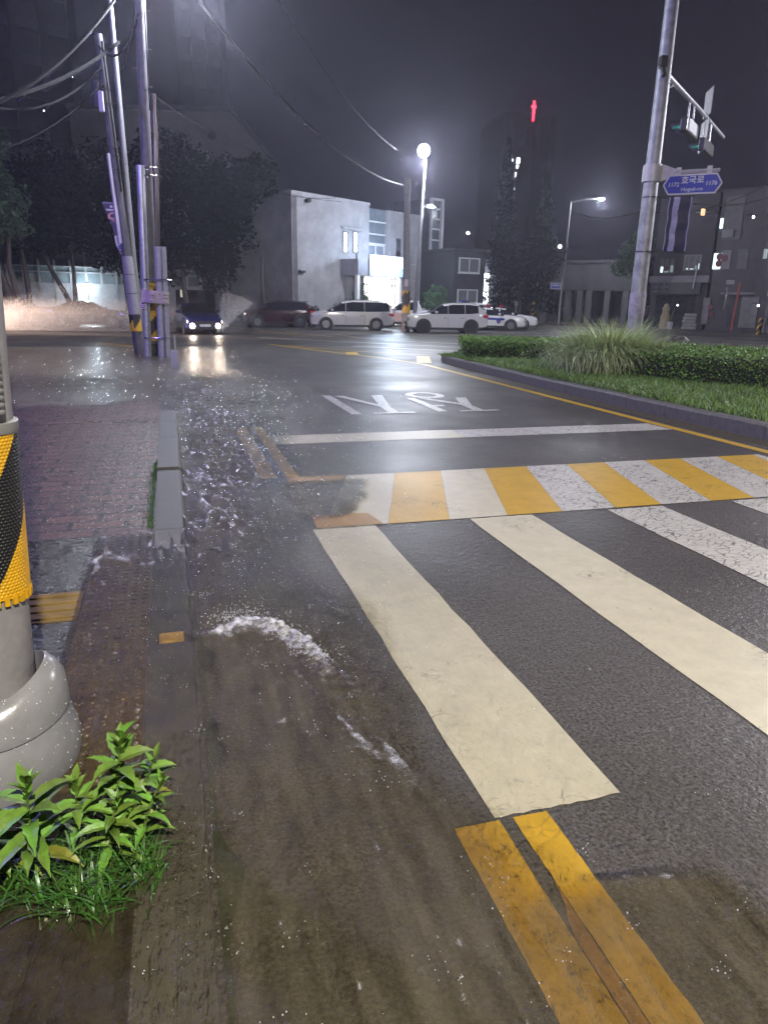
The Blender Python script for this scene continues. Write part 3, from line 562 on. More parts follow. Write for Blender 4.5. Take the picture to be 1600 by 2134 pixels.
# ================================================================== THE CORNER IN FRONT
def foreground_pole():
    bx, by = -1.362, 2.25; B = Vector((bx, by, 0)); rp = .107
    t = thing('signal_pole', 'painted grey pole with a dimpled black and yellow sleeve standing in a white dome base', 'pole', B)
    zat = lambda v: px(0, v, by-.09).z
    zw0, zw1 = zat(1252), zat(905)
    m = MB(); m.lathe([(rp, 0), (rp, zw0+.01), (rp-.004, 3.6), (rp-.03, 7.5), (0, 7.51)], B, 28); m.build('pole_shaft', M('pole_paint_grey', (.25, .24, .255), .5, 0, .22, 7, .15, 30), t, True)
    # dimpled plastic sleeve, spiral stripes
    nth, nz = 300, 260; th = np.linspace(0, 2*np.pi, nth, endpoint=False); zz = np.linspace(zw0, zw1, nz); TH, Z = np.meshgrid(th, zz)
    pt = .0128; u = TH*rp/pt; v = Z/(pt*.866); row = np.round(v); uu = u + .5*(row % 2); du = uu-np.round(uu); dv = (v-row)*.866
    bump = np.clip(1-(np.hypot(du, dv)/.46)**2, 0, 1)*.0042; rad = rp+.006+bump
    V = np.stack([bx+rad*np.cos(TH), by+rad*np.sin(TH), Z], 2).reshape(-1, 3); idx = np.arange(nz*nth).reshape(nz, nth); nx = np.roll(idx, -1, 1)
    F = np.stack([idx[:-1], nx[:-1], nx[1:], idx[1:]], 2).reshape(-1, 4); thc = np.repeat(th[None], nz-1, 0).ravel(); zc = np.repeat(zz[:-1, None], nth, 1).ravel()
    tt = ((thc+2.05) % (2*np.pi))*rp; hel = (zw0 + .31 - zc + (tt-.262)*1.87) % .62; yel = hel < .31
    for nm, sel, mat in (('yellow_sleeve_band', yel, M('sleeve_yellow', (.66, .36, .012), .34, 0, .15, 25)), ('black_sleeve_band', ~yel, M('sleeve_black', (.014, .014, .016), .38))):
        Fs = F[sel]; us = np.zeros(len(V), bool); us[Fs.ravel()] = True; rm = np.cumsum(us)-1
        npmesh(nm, V[us], rm[Fs], mat, t, None, True)
    m = MB()
    for k in range(26):
        a = 2*math.pi*k/26; m.box((0, 0, 0), (.012, .016, .030), mat=Matrix.Translation((bx, by, zw0-.006)) @ Matrix.Rotation(a, 4, 'Z') @ Matrix.Translation((rp+.007, 0, 0)))
    m.build('sleeve_tooth_row', M('sleeve_yellow', (1,)*3), t)
    m = MB(); m.lathe([(rp+.012, zw1-.004), (rp+.014, zw1+.002), (rp+.014, zw1+.03), (rp+.004, zw1+.034)], B, 28); m.build('sleeve_collar', M('collar_grey', (.25, .25, .25), .5), t, True)
    t.rotation_euler = (0, .045, 0)
    # corrugated conduit strapped to the pole
    pr = []; z = zw1+.06
    while z < 3.4: pr += [(.030, z), (.036, z+.006), (.036, z+.012), (.030, z+.018)]; z += .022
    c = Vector((bx+.088, by-.062, 0)); m = MB(); m.lathe(pr, c, 18); m.build('corrugated_conduit', M('conduit_grey', (.22, .225, .22), .35, 0, .2, 30), t, True)
    # split dome base in two tiers, open round the pole
    m = MB(); n = 60
    prof = [(.272, .0), (.282, .05), (.281, .10), (.272, .15), (.256, .19), (.246, .203), (.244, .208), (.252, .211), (.250, .235), (.238, .275), (.214, .315), (.184, .345), (.176, .346), (.176, .30), (.18, .22)]
    vs = []
    for r_, z_ in prof:
        for k in range(n):
            a = 2*math.pi*k/n; up = .075*max(0, math.cos(a-.35))**2 if z_ > .2 else 0.0
            vs.append((bx-.03+r_*math.cos(a), by-.02+r_*math.sin(a), z_+up*(1 if z_ > .24 else .4)))
    fs = [(i*n+k, i*n+(k+1) % n, (i+1)*n+(k+1) % n, (i+1)*n+k) for i in range(len(prof)-1) for k in range(n)]
    o = link('dome_base', vs, fs, M('dome_white', (.24, .24, .255), .25, 0, .12, 10, .06, 30), t, True)
    P = []
    for _ in range(420):
        i = RNG.integers(1, 12); k = RNG.integers(0, n); q = np.array(vs[i*n+k]); q2 = np.array(vs[min(i+1, len(prof)-1)*n+k]); f_ = RNG.random(); q = q*(1-f_)+q2*f_
        a = RNG.uniform(-.05, .05); c0 = np.array([bx-.03, by-.02, 0]); d = q-c0; d[:2] = [d[0]*math.cos(a)-d[1]*math.sin(a), d[0]*math.sin(a)+d[1]*math.cos(a)]; P.append(c0+d)
    P = np.array(P); b = np.array([[1, 0, 0], [0, 1, 0], [-1, 0, 0], [0, -1, 0], [0, 0, 1], [0, 0, -1.]]); r_ = RNG.uniform(.0012, .0034, len(P))
    Vd = P[:, None]+b[None]*r_[:, None, None]; q = np.array([[0, 1, 4], [1, 2, 4], [2, 3, 4], [3, 0, 4], [1, 0, 5], [2, 1, 5], [3, 2, 5], [0, 3, 5]])
    dr = npmesh('raindrop', Vd.reshape(-1, 3), (np.arange(len(P))[:, None, None]*6+q).reshape(-1, 3), DROP, t, None, True); dr['kind'] = 'stuff'
foreground_pole()

LEAF = M('weed_leaf', (.125, .24, .032), .45, 0, .3, 22, .12, 60, .5, island=.35)
LEAF2 = M('weed_leaf_yellowed', (.19, .22, .03), .4, 0, .35, 25, .1, 60, island=.2)
STEM = M('weed_stem', (.10, .15, .04), .5, 0, .3, 20)
def lance_leaf(V, F, base, d, length, width, droop, lift, roll, nseg=9):
    d = Vector((d[0], d[1], 0)).normalized(); pos = Vector(base); ang = lift; o0 = len(V)
    for i in range(nseg+1):
        t = i/nseg; wd = width*(math.sin(math.pi*min(1, t*1.02+.03)**.75)**.9)*(1 + .08*((i % 2)*2-1)*(0 < i < nseg)); wd = max(wd, width*.05)
        f = d*math.cos(ang)+Vector((0, 0, math.sin(ang))); sd = Vector((-d.y, d.x, 0)); nn = sd.cross(f)*-1; sd = (sd*math.cos(roll)+nn*math.sin(roll)); nv = f.cross(sd)
        V += [pos-sd*wd*.5+nv*wd*.16, pos-nv*wd*.06, pos+sd*wd*.5+nv*wd*.16]; pos = pos+f*(length/nseg); ang -= droop/nseg*(.4+1.2*t)
    for i in range(nseg):
        a = o0+i*3; F += [(a, a+1, a+4, a+3), (a+1, a+2, a+5, a+4)]
def weed(label, base, h, nl, ll, lw, lean=(0, 0), seed=1, yellow=2):
    rg = random.Random(seed); base = Vector(base); t = thing('weed_plant', label, 'weed', base, 0, 'leafy weeds by the pole base')
    pts = [base + Vector((lean[0]*k*k, lean[1]*k*k, h*k)) for k in np.linspace(0, 1, 7)]
    m = MB(); m.tube(pts, [.0065*(1-.6*k/6) for k in range(7)], 7); m.build('stem', STEM, t, True)
    V, F, V2, F2 = [], [], [], []
    for i in range(nl):
        k = .22+.78*(i+.5)/nl; a = i*2.4+rg.uniform(-.3, .3); p = base+Vector((lean[0]*k*k, lean[1]*k*k, h*k*.97)); young = k > .82
        L_ = ll*(.55 if young else rg.uniform(.8, 1.15))*(1.1-.25*k); lift = rg.uniform(.9, 1.25) if young else rg.uniform(.15, .75)
        tgt = (V2, F2) if (i < yellow and nl > 8) else (V, F)
        lance_leaf(*tgt, p, (math.cos(a), math.sin(a)), L_, lw*(.7 if young else 1), rg.uniform(.4, 1.0) if young else rg.uniform(.9, 1.9), lift, rg.uniform(-.3, .3))
    link('foliage', V, F, LEAF, t, True)
    if V2: link('withered_leaves', V2, F2, LEAF2, t, True)
    return t
def gxy(u, v, z=0.0): p = gp(u, v, z); return (p.x, p.y, z)
weed('broad-leaved weed growing against the white dome base', gxy(78, 1830), .36, 24, .165, .046, (.02, -.02), 3, 1)
weed('tallest leafy weed growing beside the tactile strip', gxy(252, 1760), .40, 30, .125, .046, (.03, .02), 5, 1)
weed('low leafy weed with narrow leaves at the kerb edge', gxy(232, 1810), .24, 24, .12, .030, (.03, .03), 8, 0)
weed('small weed with a drooping yellow leaf behind the grass', gxy(296, 1690), .21, 12, .11, .038, (.06, .02), 11, 1)
weed('floppy broad-leaved weed at the foot of the pole', gxy(10, 1830), .15, 9, .15, .044, (-.03, -.02), 14, 1)
weed('young bright weed sprouting between the two tallest weeds', gxy(170, 1775), .26, 20, .11, .032, (.0, .02), 17, 0)
weed('spindly weed leaning out over the flooded kerb', gxy(300, 1770), .26, 16, .10, .026, (.08, .02), 19, 0)
# grassy weeds round their feet
n = 1150; cl = [(20, 1850, 45, 30), (90, 1880, 40, 28), (160, 1840, 40, 40), (215, 1800, 35, 45), (265, 1780, 30, 50), (290, 1730, 22, 40), (120, 1800, 45, 30), (-20, 1830, 40, 40), (300, 1820, 25, 30), (180, 1905, 40, 16)]; ci = RNG.integers(0, len(cl), n); us = np.array([cl[i][0] for i in ci])+RNG.normal(size=n)*np.array([cl[i][2] for i in ci])*.8; vs = np.array([cl[i][1] for i in ci])+RNG.normal(size=n)*np.array([cl[i][3] for i in ci])*.8
bp = np.array([gxy(u, min(max(v, 1600), 1990)) for u, v in zip(us, vs)]); bp[:, 2] = .004; an = RNG.uniform(0, 2*np.pi, n)
gr = blades('grass_tuft', bp, np.stack([np.cos(an), np.sin(an)], 1), RNG.uniform(.03, .17, n), RNG.uniform(.1, 1.1, n), RNG.uniform(.003, .010, n), M('weed_grass', (.045, .12, .02), .35, 0, .3, 30, island=.45), None, 5, RNG.uniform(.5, 1.6, n)); kind(gr, 'stuff')
n = 900; s_ = RNG.uniform(5.3, 7.6, n); a_ = -.205-np.abs(RNG.normal(size=n))*.03*(1-((s_-6.2)/1.7)**2).clip(.1, 1)
bp = np.array([rd(a, s, .01) for a, s in zip(a_, s_)]); an = RNG.uniform(0, 2*np.pi, n)
kind(blades('kerb_grass', bp, np.stack([np.cos(an), np.sin(an)], 1), RNG.uniform(.02, .06, n), RNG.uniform(.1, .9, n), RNG.uniform(.003, .006, n), M('weed_grass', (1,)*3), None, 3, RNG.uniform(.4, 1.4, n)), 'stuff')

# ================================================================== PLANTED ISLAND
LAWN = M('lawn_blade', (.15, .27, .06), .45, 0, .35, 1.5, island=.4); HEDGE = M('hedge_leaf', (.155, .285, .065), .55, 0, .3, 2, island=.45, spec=.3); CORE = M('hedge_core', (.012, .02, .008), .9)
n = 60000; s_ = 4.5+16.4*RNG.random(n)**1.0; a_ = 7.64+np.abs(RNG.normal(size=n))*2.6
near = np.array([rd(a, s, .19) for a, s in zip(a_, s_)]); ok = (a_ < 8.2+.25*(s_-4)) | (a_ < 11.5) & (s_ < 18.8); ok &= ~((s_ > 20.3) & (a_ < 8.3)); near = near[ok]; n = len(near); an = RNG.uniform(0, 2*np.pi, n)
kind(blades('lawn', near, np.stack([np.cos(an), np.sin(an)], 1), RNG.uniform(.05, .15, n), RNG.uniform(.1, .8, n), RNG.uniform(.008, .014, n), LAWN, None, 2, RNG.uniform(.3, 1.0, n)), 'stuff')
def hedge(label, front, depth, h, nl, seed, z0=.19):
    rg = np.random.default_rng(seed); front = [Vector((p.x, p.y, z0)) for p in front]
    t = thing('hedge', label, 'hedge', front[0], 0, 'clipped hedges on the planted island')
    dirs = (front[-1]-front[0]).normalized(); back = Vector((-dirs.y, dirs.x, 0)); back = back if back.y > 0 else -back
    fl = resample(front, .25); n = len(fl); m = MB(); prof = [(.10, 0), (.06, h*.55), (.14, h*.82), (.3, h*.93), (depth-.3, h*.93), (depth-.12, h*.8), (depth-.08, 0)]
    vs = [p+back*x+Vector((0, 0, z)) for p in fl for x, z in prof]; k = len(prof); m.add(vs, [(i*k+j, i*k+j+1, (i+1)*k+j+1, (i+1)*k+j) for i in range(n-1) for j in range(k-1)]+[tuple(range(k)), tuple(range((n-1)*k, n*k))[::-1]]); m.build('branch_core', CORE, t)
    cum = rg.random(nl)*(n-1.001); i0 = cum.astype(int); f = (cum-i0)[:, None]; A = np.array([tuple(p) for p in fl]); P = A[i0]*(1-f)+A[i0+1]*f; bk = np.array(tuple(back)); dn = np.array(tuple(dirs))
    which = rg.random(nl); pfront = h/(h+depth*.8); x = np.where(which < pfront, rg.normal(.04, .05, nl), rg.uniform(.0, depth, nl)); z = np.where(which < pfront, rg.uniform(.02, h, nl), h+rg.normal(-.02, .04, nl))
    cr = np.sqrt(np.clip(.16-np.clip(x, 0, .4), 0, .16))*.35; z = np.where(which >= pfront, z-cr, z)
    lump = pn(P[:, 0]*2.2+x, P[:, 1]*2.2+z*2, seed)*.06; x = x-np.where(which < pfront, lump, 0); z = z+np.where(which >= pfront, lump*.7, 0)
    end = rg.random(nl) < .06; P = np.where(end[:, None], A[0]-dn*rg.uniform(-.05, .12, nl)[:, None], P); x = np.where(end, rg.uniform(0, depth, nl), x)
    P = P+bk*x[:, None]; P[:, 2] += z; leaves('foliage', P, .026, HEDGE, t, .6, rg, .6)
    return t
hedge('low clipped hedge at the nose of the planted island behind the pale grass', [px(966, 745, 20.2), px(1215, 748, 20.0)], 1.9, .52, 15000, 31)
hedge('long clipped hedge in front of the pale grass and traffic pole', [px(1243, 790, 16.3), px(1420, 800, 14.6), px(1620, 800, 13.6), px(1900, 800, 13.2)], 4.3, .56, 34000, 32)
def pampas():
    b = px(1266, 762, 16.6); b.z = .19; t = thing('ornamental_grass', 'big fountain of pale arching grass round the foot of the traffic pole', 'grass clump', b)
    n = 6500; an = RNG.uniform(0, 2*np.pi, n); rr = np.abs(RNG.normal(size=n))*.30; bp = np.stack([b.x+rr*np.cos(an)*1.5, b.y+rr*np.sin(an), np.full(n, .19)], 1); an = an+RNG.normal(size=n)*.5
    blades('foliage', bp, np.stack([np.cos(an), np.sin(an)], 1), RNG.uniform(.8, 1.6, n), RNG.uniform(.02, .5, n), RNG.uniform(.014, .026, n), M('pampas_blade', (.56, .66, .36), .42, 0, .3, 4, island=.4), t, 8, RNG.uniform(.9, 2.5, n))
pampas()
b = px(1408, 728, 19.6); b.z = .19
t = thing('boulder', 'dark rough boulder lying behind the long hedge', 'rock', b)
bm = bmesh.new(); bmesh.ops.create_icosphere(bm, subdivisions=4, radius=1); 
for q in bm.verts:
    c = np.array(q.co); k = 1+.28*float(pn(c[0]*1.7+3, c[1]*1.7+c[2]*1.3, 40))+.12*float(pn(c[0]*5, c[2]*5+c[1]*4, 41)); q.co = Vector((c[0]*.42*k, c[1]*.38*k, c[2]*.42*k+.32))
me = bpy.data.meshes.new('stone'); bm.to_mesh(me); bm.free(); me.materials.append(M('boulder_stone', (.07, .065, .06), .55, 0, .4, 9, .6, 30)); o = bpy.data.objects.new('stone', me); COL.objects.link(o); o.parent = t

# ================================================================== TRAFFIC POLE ON THE ISLAND
def traffic_pole():
    Y = 20.0; b = px(1320, 690, Y); b.z = .15; top = px(1402, 0, Y); ax = (top-Vector((b.x, b.y, b.z))); axis = lambda z: Vector((b.x, Y, z)) + Vector((ax.x, 0, 0))*((z-b.z)/ax.z)*.55
    t = thing('traffic_pole', 'tall galvanised traffic pole rising from the island with a signal arm', 'traffic pole', b)
    zt = 11.2; m = MB(); m.tube([axis(z) for z in np.linspace(b.z, zt, 8)], [.205-.055*k/7 for k in range(8)], 24); m.build('pole_shaft', M('weathered_galvanised', (.36, .37, .41), .48, .2, .35, 5, .25, 30), t, True)
    for z, r in ((px(1345, 412, Y).z, .19), (px(1330, 525, Y).z, .2)): m = MB(); m.lathe([(r-.015, -.02), (r, -.018), (r, .018), (r-.015, .02)], axis(z), 20); m.build('steel_band', M('band_dark', (.1, .1, .11), .35, .7), t, True)
    c = axis(px(1388, 135, Y).z) + Vector((-.12, -.2, 0)); m = MB(); m.box(c, (.18, .2, .26), bev=.03); m.cyl(c+Vector((0, -.05, -.13)), c+Vector((.02, -.12, -.32)), .06); m.build('camera_housing', M('housing_dark', (.03, .03, .035), .4), t)
    zs = px(1335, 628, Y).z; m = MB(); m.lathe([(.212, -.55), (.214, 0), (.21, .02)], axis(zs+.2), 20); m.build('sticker_wrap', M('sticker_pale', (.35, .33, .42), .6, 0, .4, 6), t, True)
    # arm reaches away from the viewer
    a0 = axis(px(1393, 150, Y).z); h = a0.z; 
    def onh(u, v): d = ray(u, v); k = (h-CH)/d.z; return Vector((0, 0, CH))+d*k
    a1 = onh(1507, 286); dr = (a1-a0).normalized(); m = MB(); m.tube([a0, a0.lerp(a1, .5)+Vector((0, 0, .03)), a1], [.075, .06, .045], 12); m.tube([a0+Vector((0, 0, -.45)), a0+dr*1.1+Vector((0, 0, -.03))], .025, 8); m.build('signal_arm', STEEL, t, True)
    return t, a0, a1, dr, axis, Y
TP, A0, A1, DR, TAX, TY = traffic_pole()
HOUS = M('signal_housing', (.035, .036, .04), .4, 0, .15, 10)
def signal(label, s, dz, panel):
    p = A0+DR*s+Vector((0, 0, dz)); t = thing('traffic_light', label, 'traffic light', p, 0, 'traffic lights on the signal arm')
    nrm = Vector((-DR.y, DR.x, 0)).normalized(); nrm = nrm if nrm.x < 0 else -nrm; yaw = math.atan2(DR.y, DR.x)
    m = MB(); m.box(p, (1.45, .2, .36), yaw, bev=.04); m.build('signal_box', HOUS, t)
    
    for q in (-.3, .3): m = MB(); m.cyl(p+Vector((0, 0, .17))+DR*q, Vector((0, 0, -dz))+p+DR*q, .025); m.build('hanger', STEEL, t)
    if panel:
        m = MB(); m.box(p-nrm*.104+Vector((0, 0, .03)), (.95, .006, .30), yaw); m.build('back_plate', M('plate_white', (.55, .58, .62), .35, .2, .3, 9), t)
    for k in range(4):
        c = p+DR*(-.51+.34*k)+nrm*.1; on = k == 0
        T = frame_mat(c, DR, (0, 0, 1)); T = T if (T.to_3x3() @ Vector((0, 0, 1))).dot(nrm) > 0 else T @ Matrix.Rotation(math.pi, 4, 'Y')
        m = MB(); nseg = 14; vs = []; 
        for a in np.linspace(-.2, math.pi+.2, nseg): vs += [T @ Vector((.148*math.cos(a), .148*math.sin(a), 0)), T @ Vector((.148*math.cos(a), .148*math.sin(a), .30)), T @ Vector((.142*math.cos(a), .142*math.sin(a), .30)), T @ Vector((.142*math.cos(a), .142*math.sin(a), 0))]
        m.add(vs, [(4*i+j, 4*i+(j+1) % 4, 4*i+4+(j+1) % 4, 4*i+4+j) for i in range(nseg-1) for j in range(4)]); m.build('visor', HOUS, t, True)
        m = MB(); m.lathe([(0, .03), (.08, .022), (.135, .002)], mat=T, n=18); m.build('lens', light_mat('signal_green', (.05, 1, .72), 30) if on else M('lens_dark', (.05, .03, .02), .2), t, True)
signal('nearer green traffic light with a pale back plate hanging under the arm', 3.3, -.66, True)
signal('farther green traffic light near the tip of the arm', 5.8, -.74, False)
def arm_board(label, s, dz, wd, ht):
    p = A0+DR*s+Vector((0, 0, dz)); t = thing('sign_board', label, 'sign', p, 0, 'boards fixed to the signal arm'); n = Vector((-DR.y, DR.x, 0)).normalized()
    yaw = math.atan2(DR.y, DR.x)+R(27); m = MB(); m.box(p, (wd, .02, ht), yaw, bev=.004); m.build('board', M('board_grey', (.45, .43, .44), .5, .1, .15, 8), t); m = MB(); m.box(p+Vector((0, 0, -dz*.5)), (.05, .05, abs(dz)), yaw); m.build('bracket', STEEL, t)
arm_board('grey board standing above the signal arm', 5.3, .42, .8, .75); arm_board('grey board hanging below the signal arm', 5.25, -.50, .8, .85)
def street_sign():
    Y = TY; c0 = TAX(px(1366, 362, Y).z); zb = c0.z; tip = Vector((0, 0, CH))
    d = ray(1500, 351); 
    e = px(1500, 351, 19.3); e.z = zb+.0; dirx = (e-c0).normalized(); L_ = (e-c0).length
    t = thing('street_sign', 'blue street name sign with white lettering hung from the traffic pole', 'street sign', c0)
    SG = M('sign_bracket', (.50, .49, .53), .45, .1, .12, 8); nrm = Vector((dirx.y, -dirx.x, 0)); up = Vector((0, 0, 1)); Tm = frame_mat(c0, dirx, up)
    m = MB(); m.tube([c0+dirx*.55, c0+dirx*L_], .045, 4); m.prism([(.15, -.2), (.25, -.2), (.6, -.06), (.6, .06), (.25, .2), (.15, .2)], Tm @ Matrix.Translation((0, 0, -.03)), .06); m.build('bracket_arm', SG, t)
    m = MB(); m.lathe([(.215, -.2), (.235, -.2), (.235, .2), (.215, .2)], c0, 20); m.build('clamp', SG, t, True)
    cx = L_-.60; cy = -.30; T = Tm @ Matrix.Translation((cx, cy, .0)); hw, hh, k = .70, .235, .16
    hexa = lambda s: [(-hw+k*.9+s*.5, -hh+s), (hw-k*.9-s*.5, -hh+s), (hw-s, 0), (hw-k*.9-s*.5, hh-s), (-hw+k*.9+s*.5, hh-s), (-hw+s, 0)]
    m = MB(); m.prism(hexa(0), T, .03); m.build('sign_border', M('sign_white', (.62, .62, .66), .35, 0, .06, 9), t)
    m = MB(); m.prism(hexa(.035), T @ Matrix.Translation((0, 0, .0305)), .004); m.build('sign_face', M('sign_blue', (.030, .045, .38), .35, 0, .08, 9), t)
    m = MB(); Tt = T @ Matrix.Translation((0, 0, .037))
    text_mesh('호국로', .20, Tt @ Matrix.Translation((0, .085, 0)), m); text_mesh('1172', .135, Tt @ Matrix.Translation((-.44, .0, 0)), m, shear=.1); text_mesh('1176', .135, Tt @ Matrix.Translation((.44, .0, 0)), m, shear=.1); text_mesh('Hoguk-ro', .13, Tt @ Matrix.Translation((0, -.118, 0)), m, shear=.12, bold=.004)
    m.build('lettering', M('sign_white', (1,)*3), t)
    for x in (-.36, .36): m = MB(); m.box((0, 0, 0), (.12, .2, .05), mat=T @ Matrix.Translation((x, hh+.07, .01))); m.build('hanger', SG, t)
street_sign()
def pole_banner():
    Y = TY; z1 = px(1395, 413, Y).z; z0 = px(1385, 525, Y).z; x0 = px(1383, 470, 20).x; 
    c0 = TAX((z0+z1)/2); t = thing('pole_banner', 'dark blue vertical banner with a white centre stripe tinted violet on the traffic pole', 'banner', c0)
    def cloth(xa, xb, mat, nm, off):
        m = MB(); n = 18; vs = []
        for i in range(n+1):
            z = z0+(z1-z0)*i/n
            for x in (xa, xb): vs += [Vector((c0.x+x+(z-c0.z)*.010, Y-.03-off+.025*math.sin(i*.9+x*3)+x*.28*-1, z)), Vector((c0.x+x+(z-c0.z)*.010, Y-.03-off+.006+.025*math.sin(i*.9+x*3)-x*.28, z))]
        fs = []
        for i in range(n): a = 4*i; fs += [(a, a+2, a+6, a+4), (a+1, a+5, a+7, a+3), (a, a+4, a+5, a+1), (a+2, a+3, a+7, a+6)]
        m.add(vs, fs); m.build(nm, mat, t, True)
    W = M('banner_violet_lit', (.34, .33, .55), .6, 0, .3, 4); Bd = M('banner_blue', (.007, .007, .05), .6, 0, .2, 5)  # white cloth coloured with the lamp's violet light
    cloth(.46, .98, Bd, 'cloth', 0); cloth(.56, .70, W, 'centre_stripe', .012); cloth(.455, .475, W, 'edge_trim', .012); cloth(.955, .98, W, 'edge_trim', .012)
    m = MB(); m.cyl(TAX(z1)+Vector((.1, 0, 0)), Vector((c0.x+1.05, Y-.3, z1+.02)), .014, n=8); m.build('rod', M('band_dark', (.1, .1, .11), .35), t); m = MB(); m.cyl(TAX(z0)+Vector((-.2, 0, 0)), Vector((c0.x+1.0, Y-.3, z0-.02)), .018, n=8); m.build('rod', M('band_dark', (.1, .1, .11), .35), t)
pole_banner()

# ================================================================== THE POLES AT THE CORNER
def vert(u, v, Y): p = px(u, v, Y); return Vector((p.x, Y, 0))
def zv(u, v, Y): return px(u, v, Y).z
DARKP = M('weathered_dark_pole', (.075, .070, .085), .45, 0, .3, 6, .25, 30)
def leaning(base, u, v, Y, zt):      # a pole axis through its base and a sighted point
    q = px(u, v, Y); k = (zt-base.z)/(q.z-base.z); return base.lerp(Vector((q.x, Y, q.z)), k)
STRP = None
def striped(name, base, ax, r, z0, z1, n=20, t=None, per=.42):
    nz = max(6, int((z1-z0)/.03)); V, Fy, Fb = [], [], []
    for i in range(nz+1):
        z = z0+(z1-z0)*i/nz; c = base+ax*(z-base.z)
        for k in range(n): V.append(Vector((c.x+r*math.cos(2*math.pi*k/n), c.y+r*math.sin(2*math.pi*k/n), z)))
    f, mi = [], []
    for i in range(nz):
        for k in range(n):
            f.append((i*n+k, i*n+(k+1) % n, (i+1)*n+(k+1) % n, (i+1)*n+k)); a = 2*math.pi*(k+.5)/n; mi.append(0 if ((z0+(z1-z0)*i/nz) - r*((a+math.pi*.5) % (2*math.pi)-math.pi)*1.1) % per < per*.5 else 1)
    return link(name, V, f, [YEL, BLK], t, True, True, mi)
def corner_poles():
    Y = 21.9; b = vert(321, 742, Y); top = leaning(b, 297, 120, Y, 11.5); ax = (top-b)/11.5; at = lambda z: b+ax*z
    t = thing('utility_pole', 'thick concrete utility pole with grey conduits, wrapped in hazard stripes low down', 'utility pole', b)
    m = MB(); m.tube([at(z) for z in np.linspace(0, 11.5, 8)], [.165-.035*k/7 for k in range(8)], 20); m.build('pole_shaft', M('concrete_violet_lit', (.10, .09, .11), .5, 0, .3, 5, .25, 30), t, True)  # violet lamplight tinted into the concrete colour
    striped('hazard_wrap', b, ax, .178, .45, zv(315, 590, Y), t=t, per=.8)
    m = MB(); m.lathe([(.23, 0), (.24, .12), (.22, .3), (.19, .36)], b, 18); m.build('base_tyre', BLACK, t, True)
    for z in np.arange(4.5, 10.5, .45):
        a = random.uniform(0, 6.28); m = MB(); c = at(z)+Vector((.12*math.cos(a*0+(int(z*2) % 2)*math.pi), -.05, 0)); m.cyl(c, c+Vector((.15*(1 if int(z*2) % 2 == 0 else -1), 0, .0)), .011, n=6)
        if z > 7.0: m.build('climbing_step', STEEL, t)
    def pipe(nm, u0, v0, u1, v1, Yp, r, mat, z0=0.0, square=False):
        p0 = px(u0, v0, Yp); p1 = px(u1, v1, Yp); p0 = Vector((p0.x, Yp, max(z0, p0.z) if z0 == 0 else z0)); p0.z = max(0, p0.z) if z0 else 0.0; p1 = Vector((p1.x, Yp, p1.z)); mm = MB()
        if square: mm.tube([p0, p1], r, 4)
        else: mm.tube([p0, p0.lerp(p1, .5), p1], r, 14); mm.lathe([(r*1.08, -.03), (r*1.08, .03)], p1-(p1-p0).normalized()*.05, 14)
        o = mm.build(nm, mat, t, True); return p0, p1
    GALV = M('galvanised_conduit', (.46, .48, .52), .35, .5, .25, 12, .2, 50)
    pipe('conduit', 309, 752, 293, 345, 21.4, .113, GALV)
    pipe('conduit', 338, 752, 329, 514, 21.3, .096, GREYP); pipe('cable_duct', 350.5, 752, 340, 514, 21.35, .09, GREYP, square=True)
    pipe('conduit', 329, 700, 321, 195, 21.75, .055, M('brown_conduit', (.13, .10, .09), .25, .2, .2, 9)); pipe('conduit', 333, 700, 326, 255, 21.8, .035, DARKP)
    for v, u, r in ((583, 325, .02), (703, 330, .016), (352, 306, .012), (368, 307, .012)):
        z = zv(u, v, 21.4); m = MB(); w0 = px(297, v, 21.1); w1 = px(349 if v > 400 else 331, v, 21.1); m.tube([Vector((w0.x, 21.55, z)), Vector((w0.x+.03, 21.18, z)), Vector(((w0.x+w1.x)/2, 21.08, z)), Vector((w1.x-.03, 21.14, z)), Vector((w1.x, 21.5, z))], r, 8); m.build('clamp_strap', M('bright_steel', (.6, .6, .62), .18, 1, .1, 9), t, True)
    # pole beside it, carrying cable sleeves and meter ducts
    Y2 = 22.4; b2 = vert(291, 738, Y2); top2 = leaning(b2, 222, 200, Y2, 11.0); ax2 = (top2-b2)/11.0; t2 = thing('cable_pole', 'leaning dark cable pole with grey plastic sleeves beside the utility pole', 'utility pole', b2); at2 = lambda z: b2+ax2*z
    m = MB(); m.tube([at2(z) for z in np.linspace(0, 8.6, 8)], [.145-.035*k/7 for k in range(8)], 16); m.build('pole_shaft', DARKP, t2, True)
    zz = [zv(270, v, Y2) for v in (656, 612, 572, 534)]
    for i in range(3): m = MB(); c0, c1 = at2(zz[i]+.012), at2(zz[i+1]-.012); m.tube([c0, c1], [.168-.004*i, .164-.004*i], 18); m.build('plastic_sleeve', M('sleeve_grey', (.27, .26, .29), .5, 0, .15, 8), t2, True)
    striped('hazard_wrap', b2, ax2, .17, zv(285, 690, Y2), zz[0], t=t2, per=.9)
    m = MB(); m.tube([at2(z)+Vector((.13-.002*z, -.13, 0)) for z in np.linspace(4.6, 8.4, 9)], .03, 8); m.build('cable_run', CABLE, t2, True)
    m = MB(); m.tube([at2(z)+Vector((-.10, -.14, 0)) for z in np.linspace(3.2, 5.6, 6)], .06, 8); m.build('cable_guard', M('guard_pvc', (.3, .28, .4), .3, 0, .1, 9), t2, True)
    for z in (5.2, 5.55, 5.75, 6.9, 7.25): m = MB(); m.lathe([(.15, -.015), (.165, 0), (.15, .015)], at2(z), 14); m.build('steel_band', M('bright_steel', (1,)*3), t2, True)
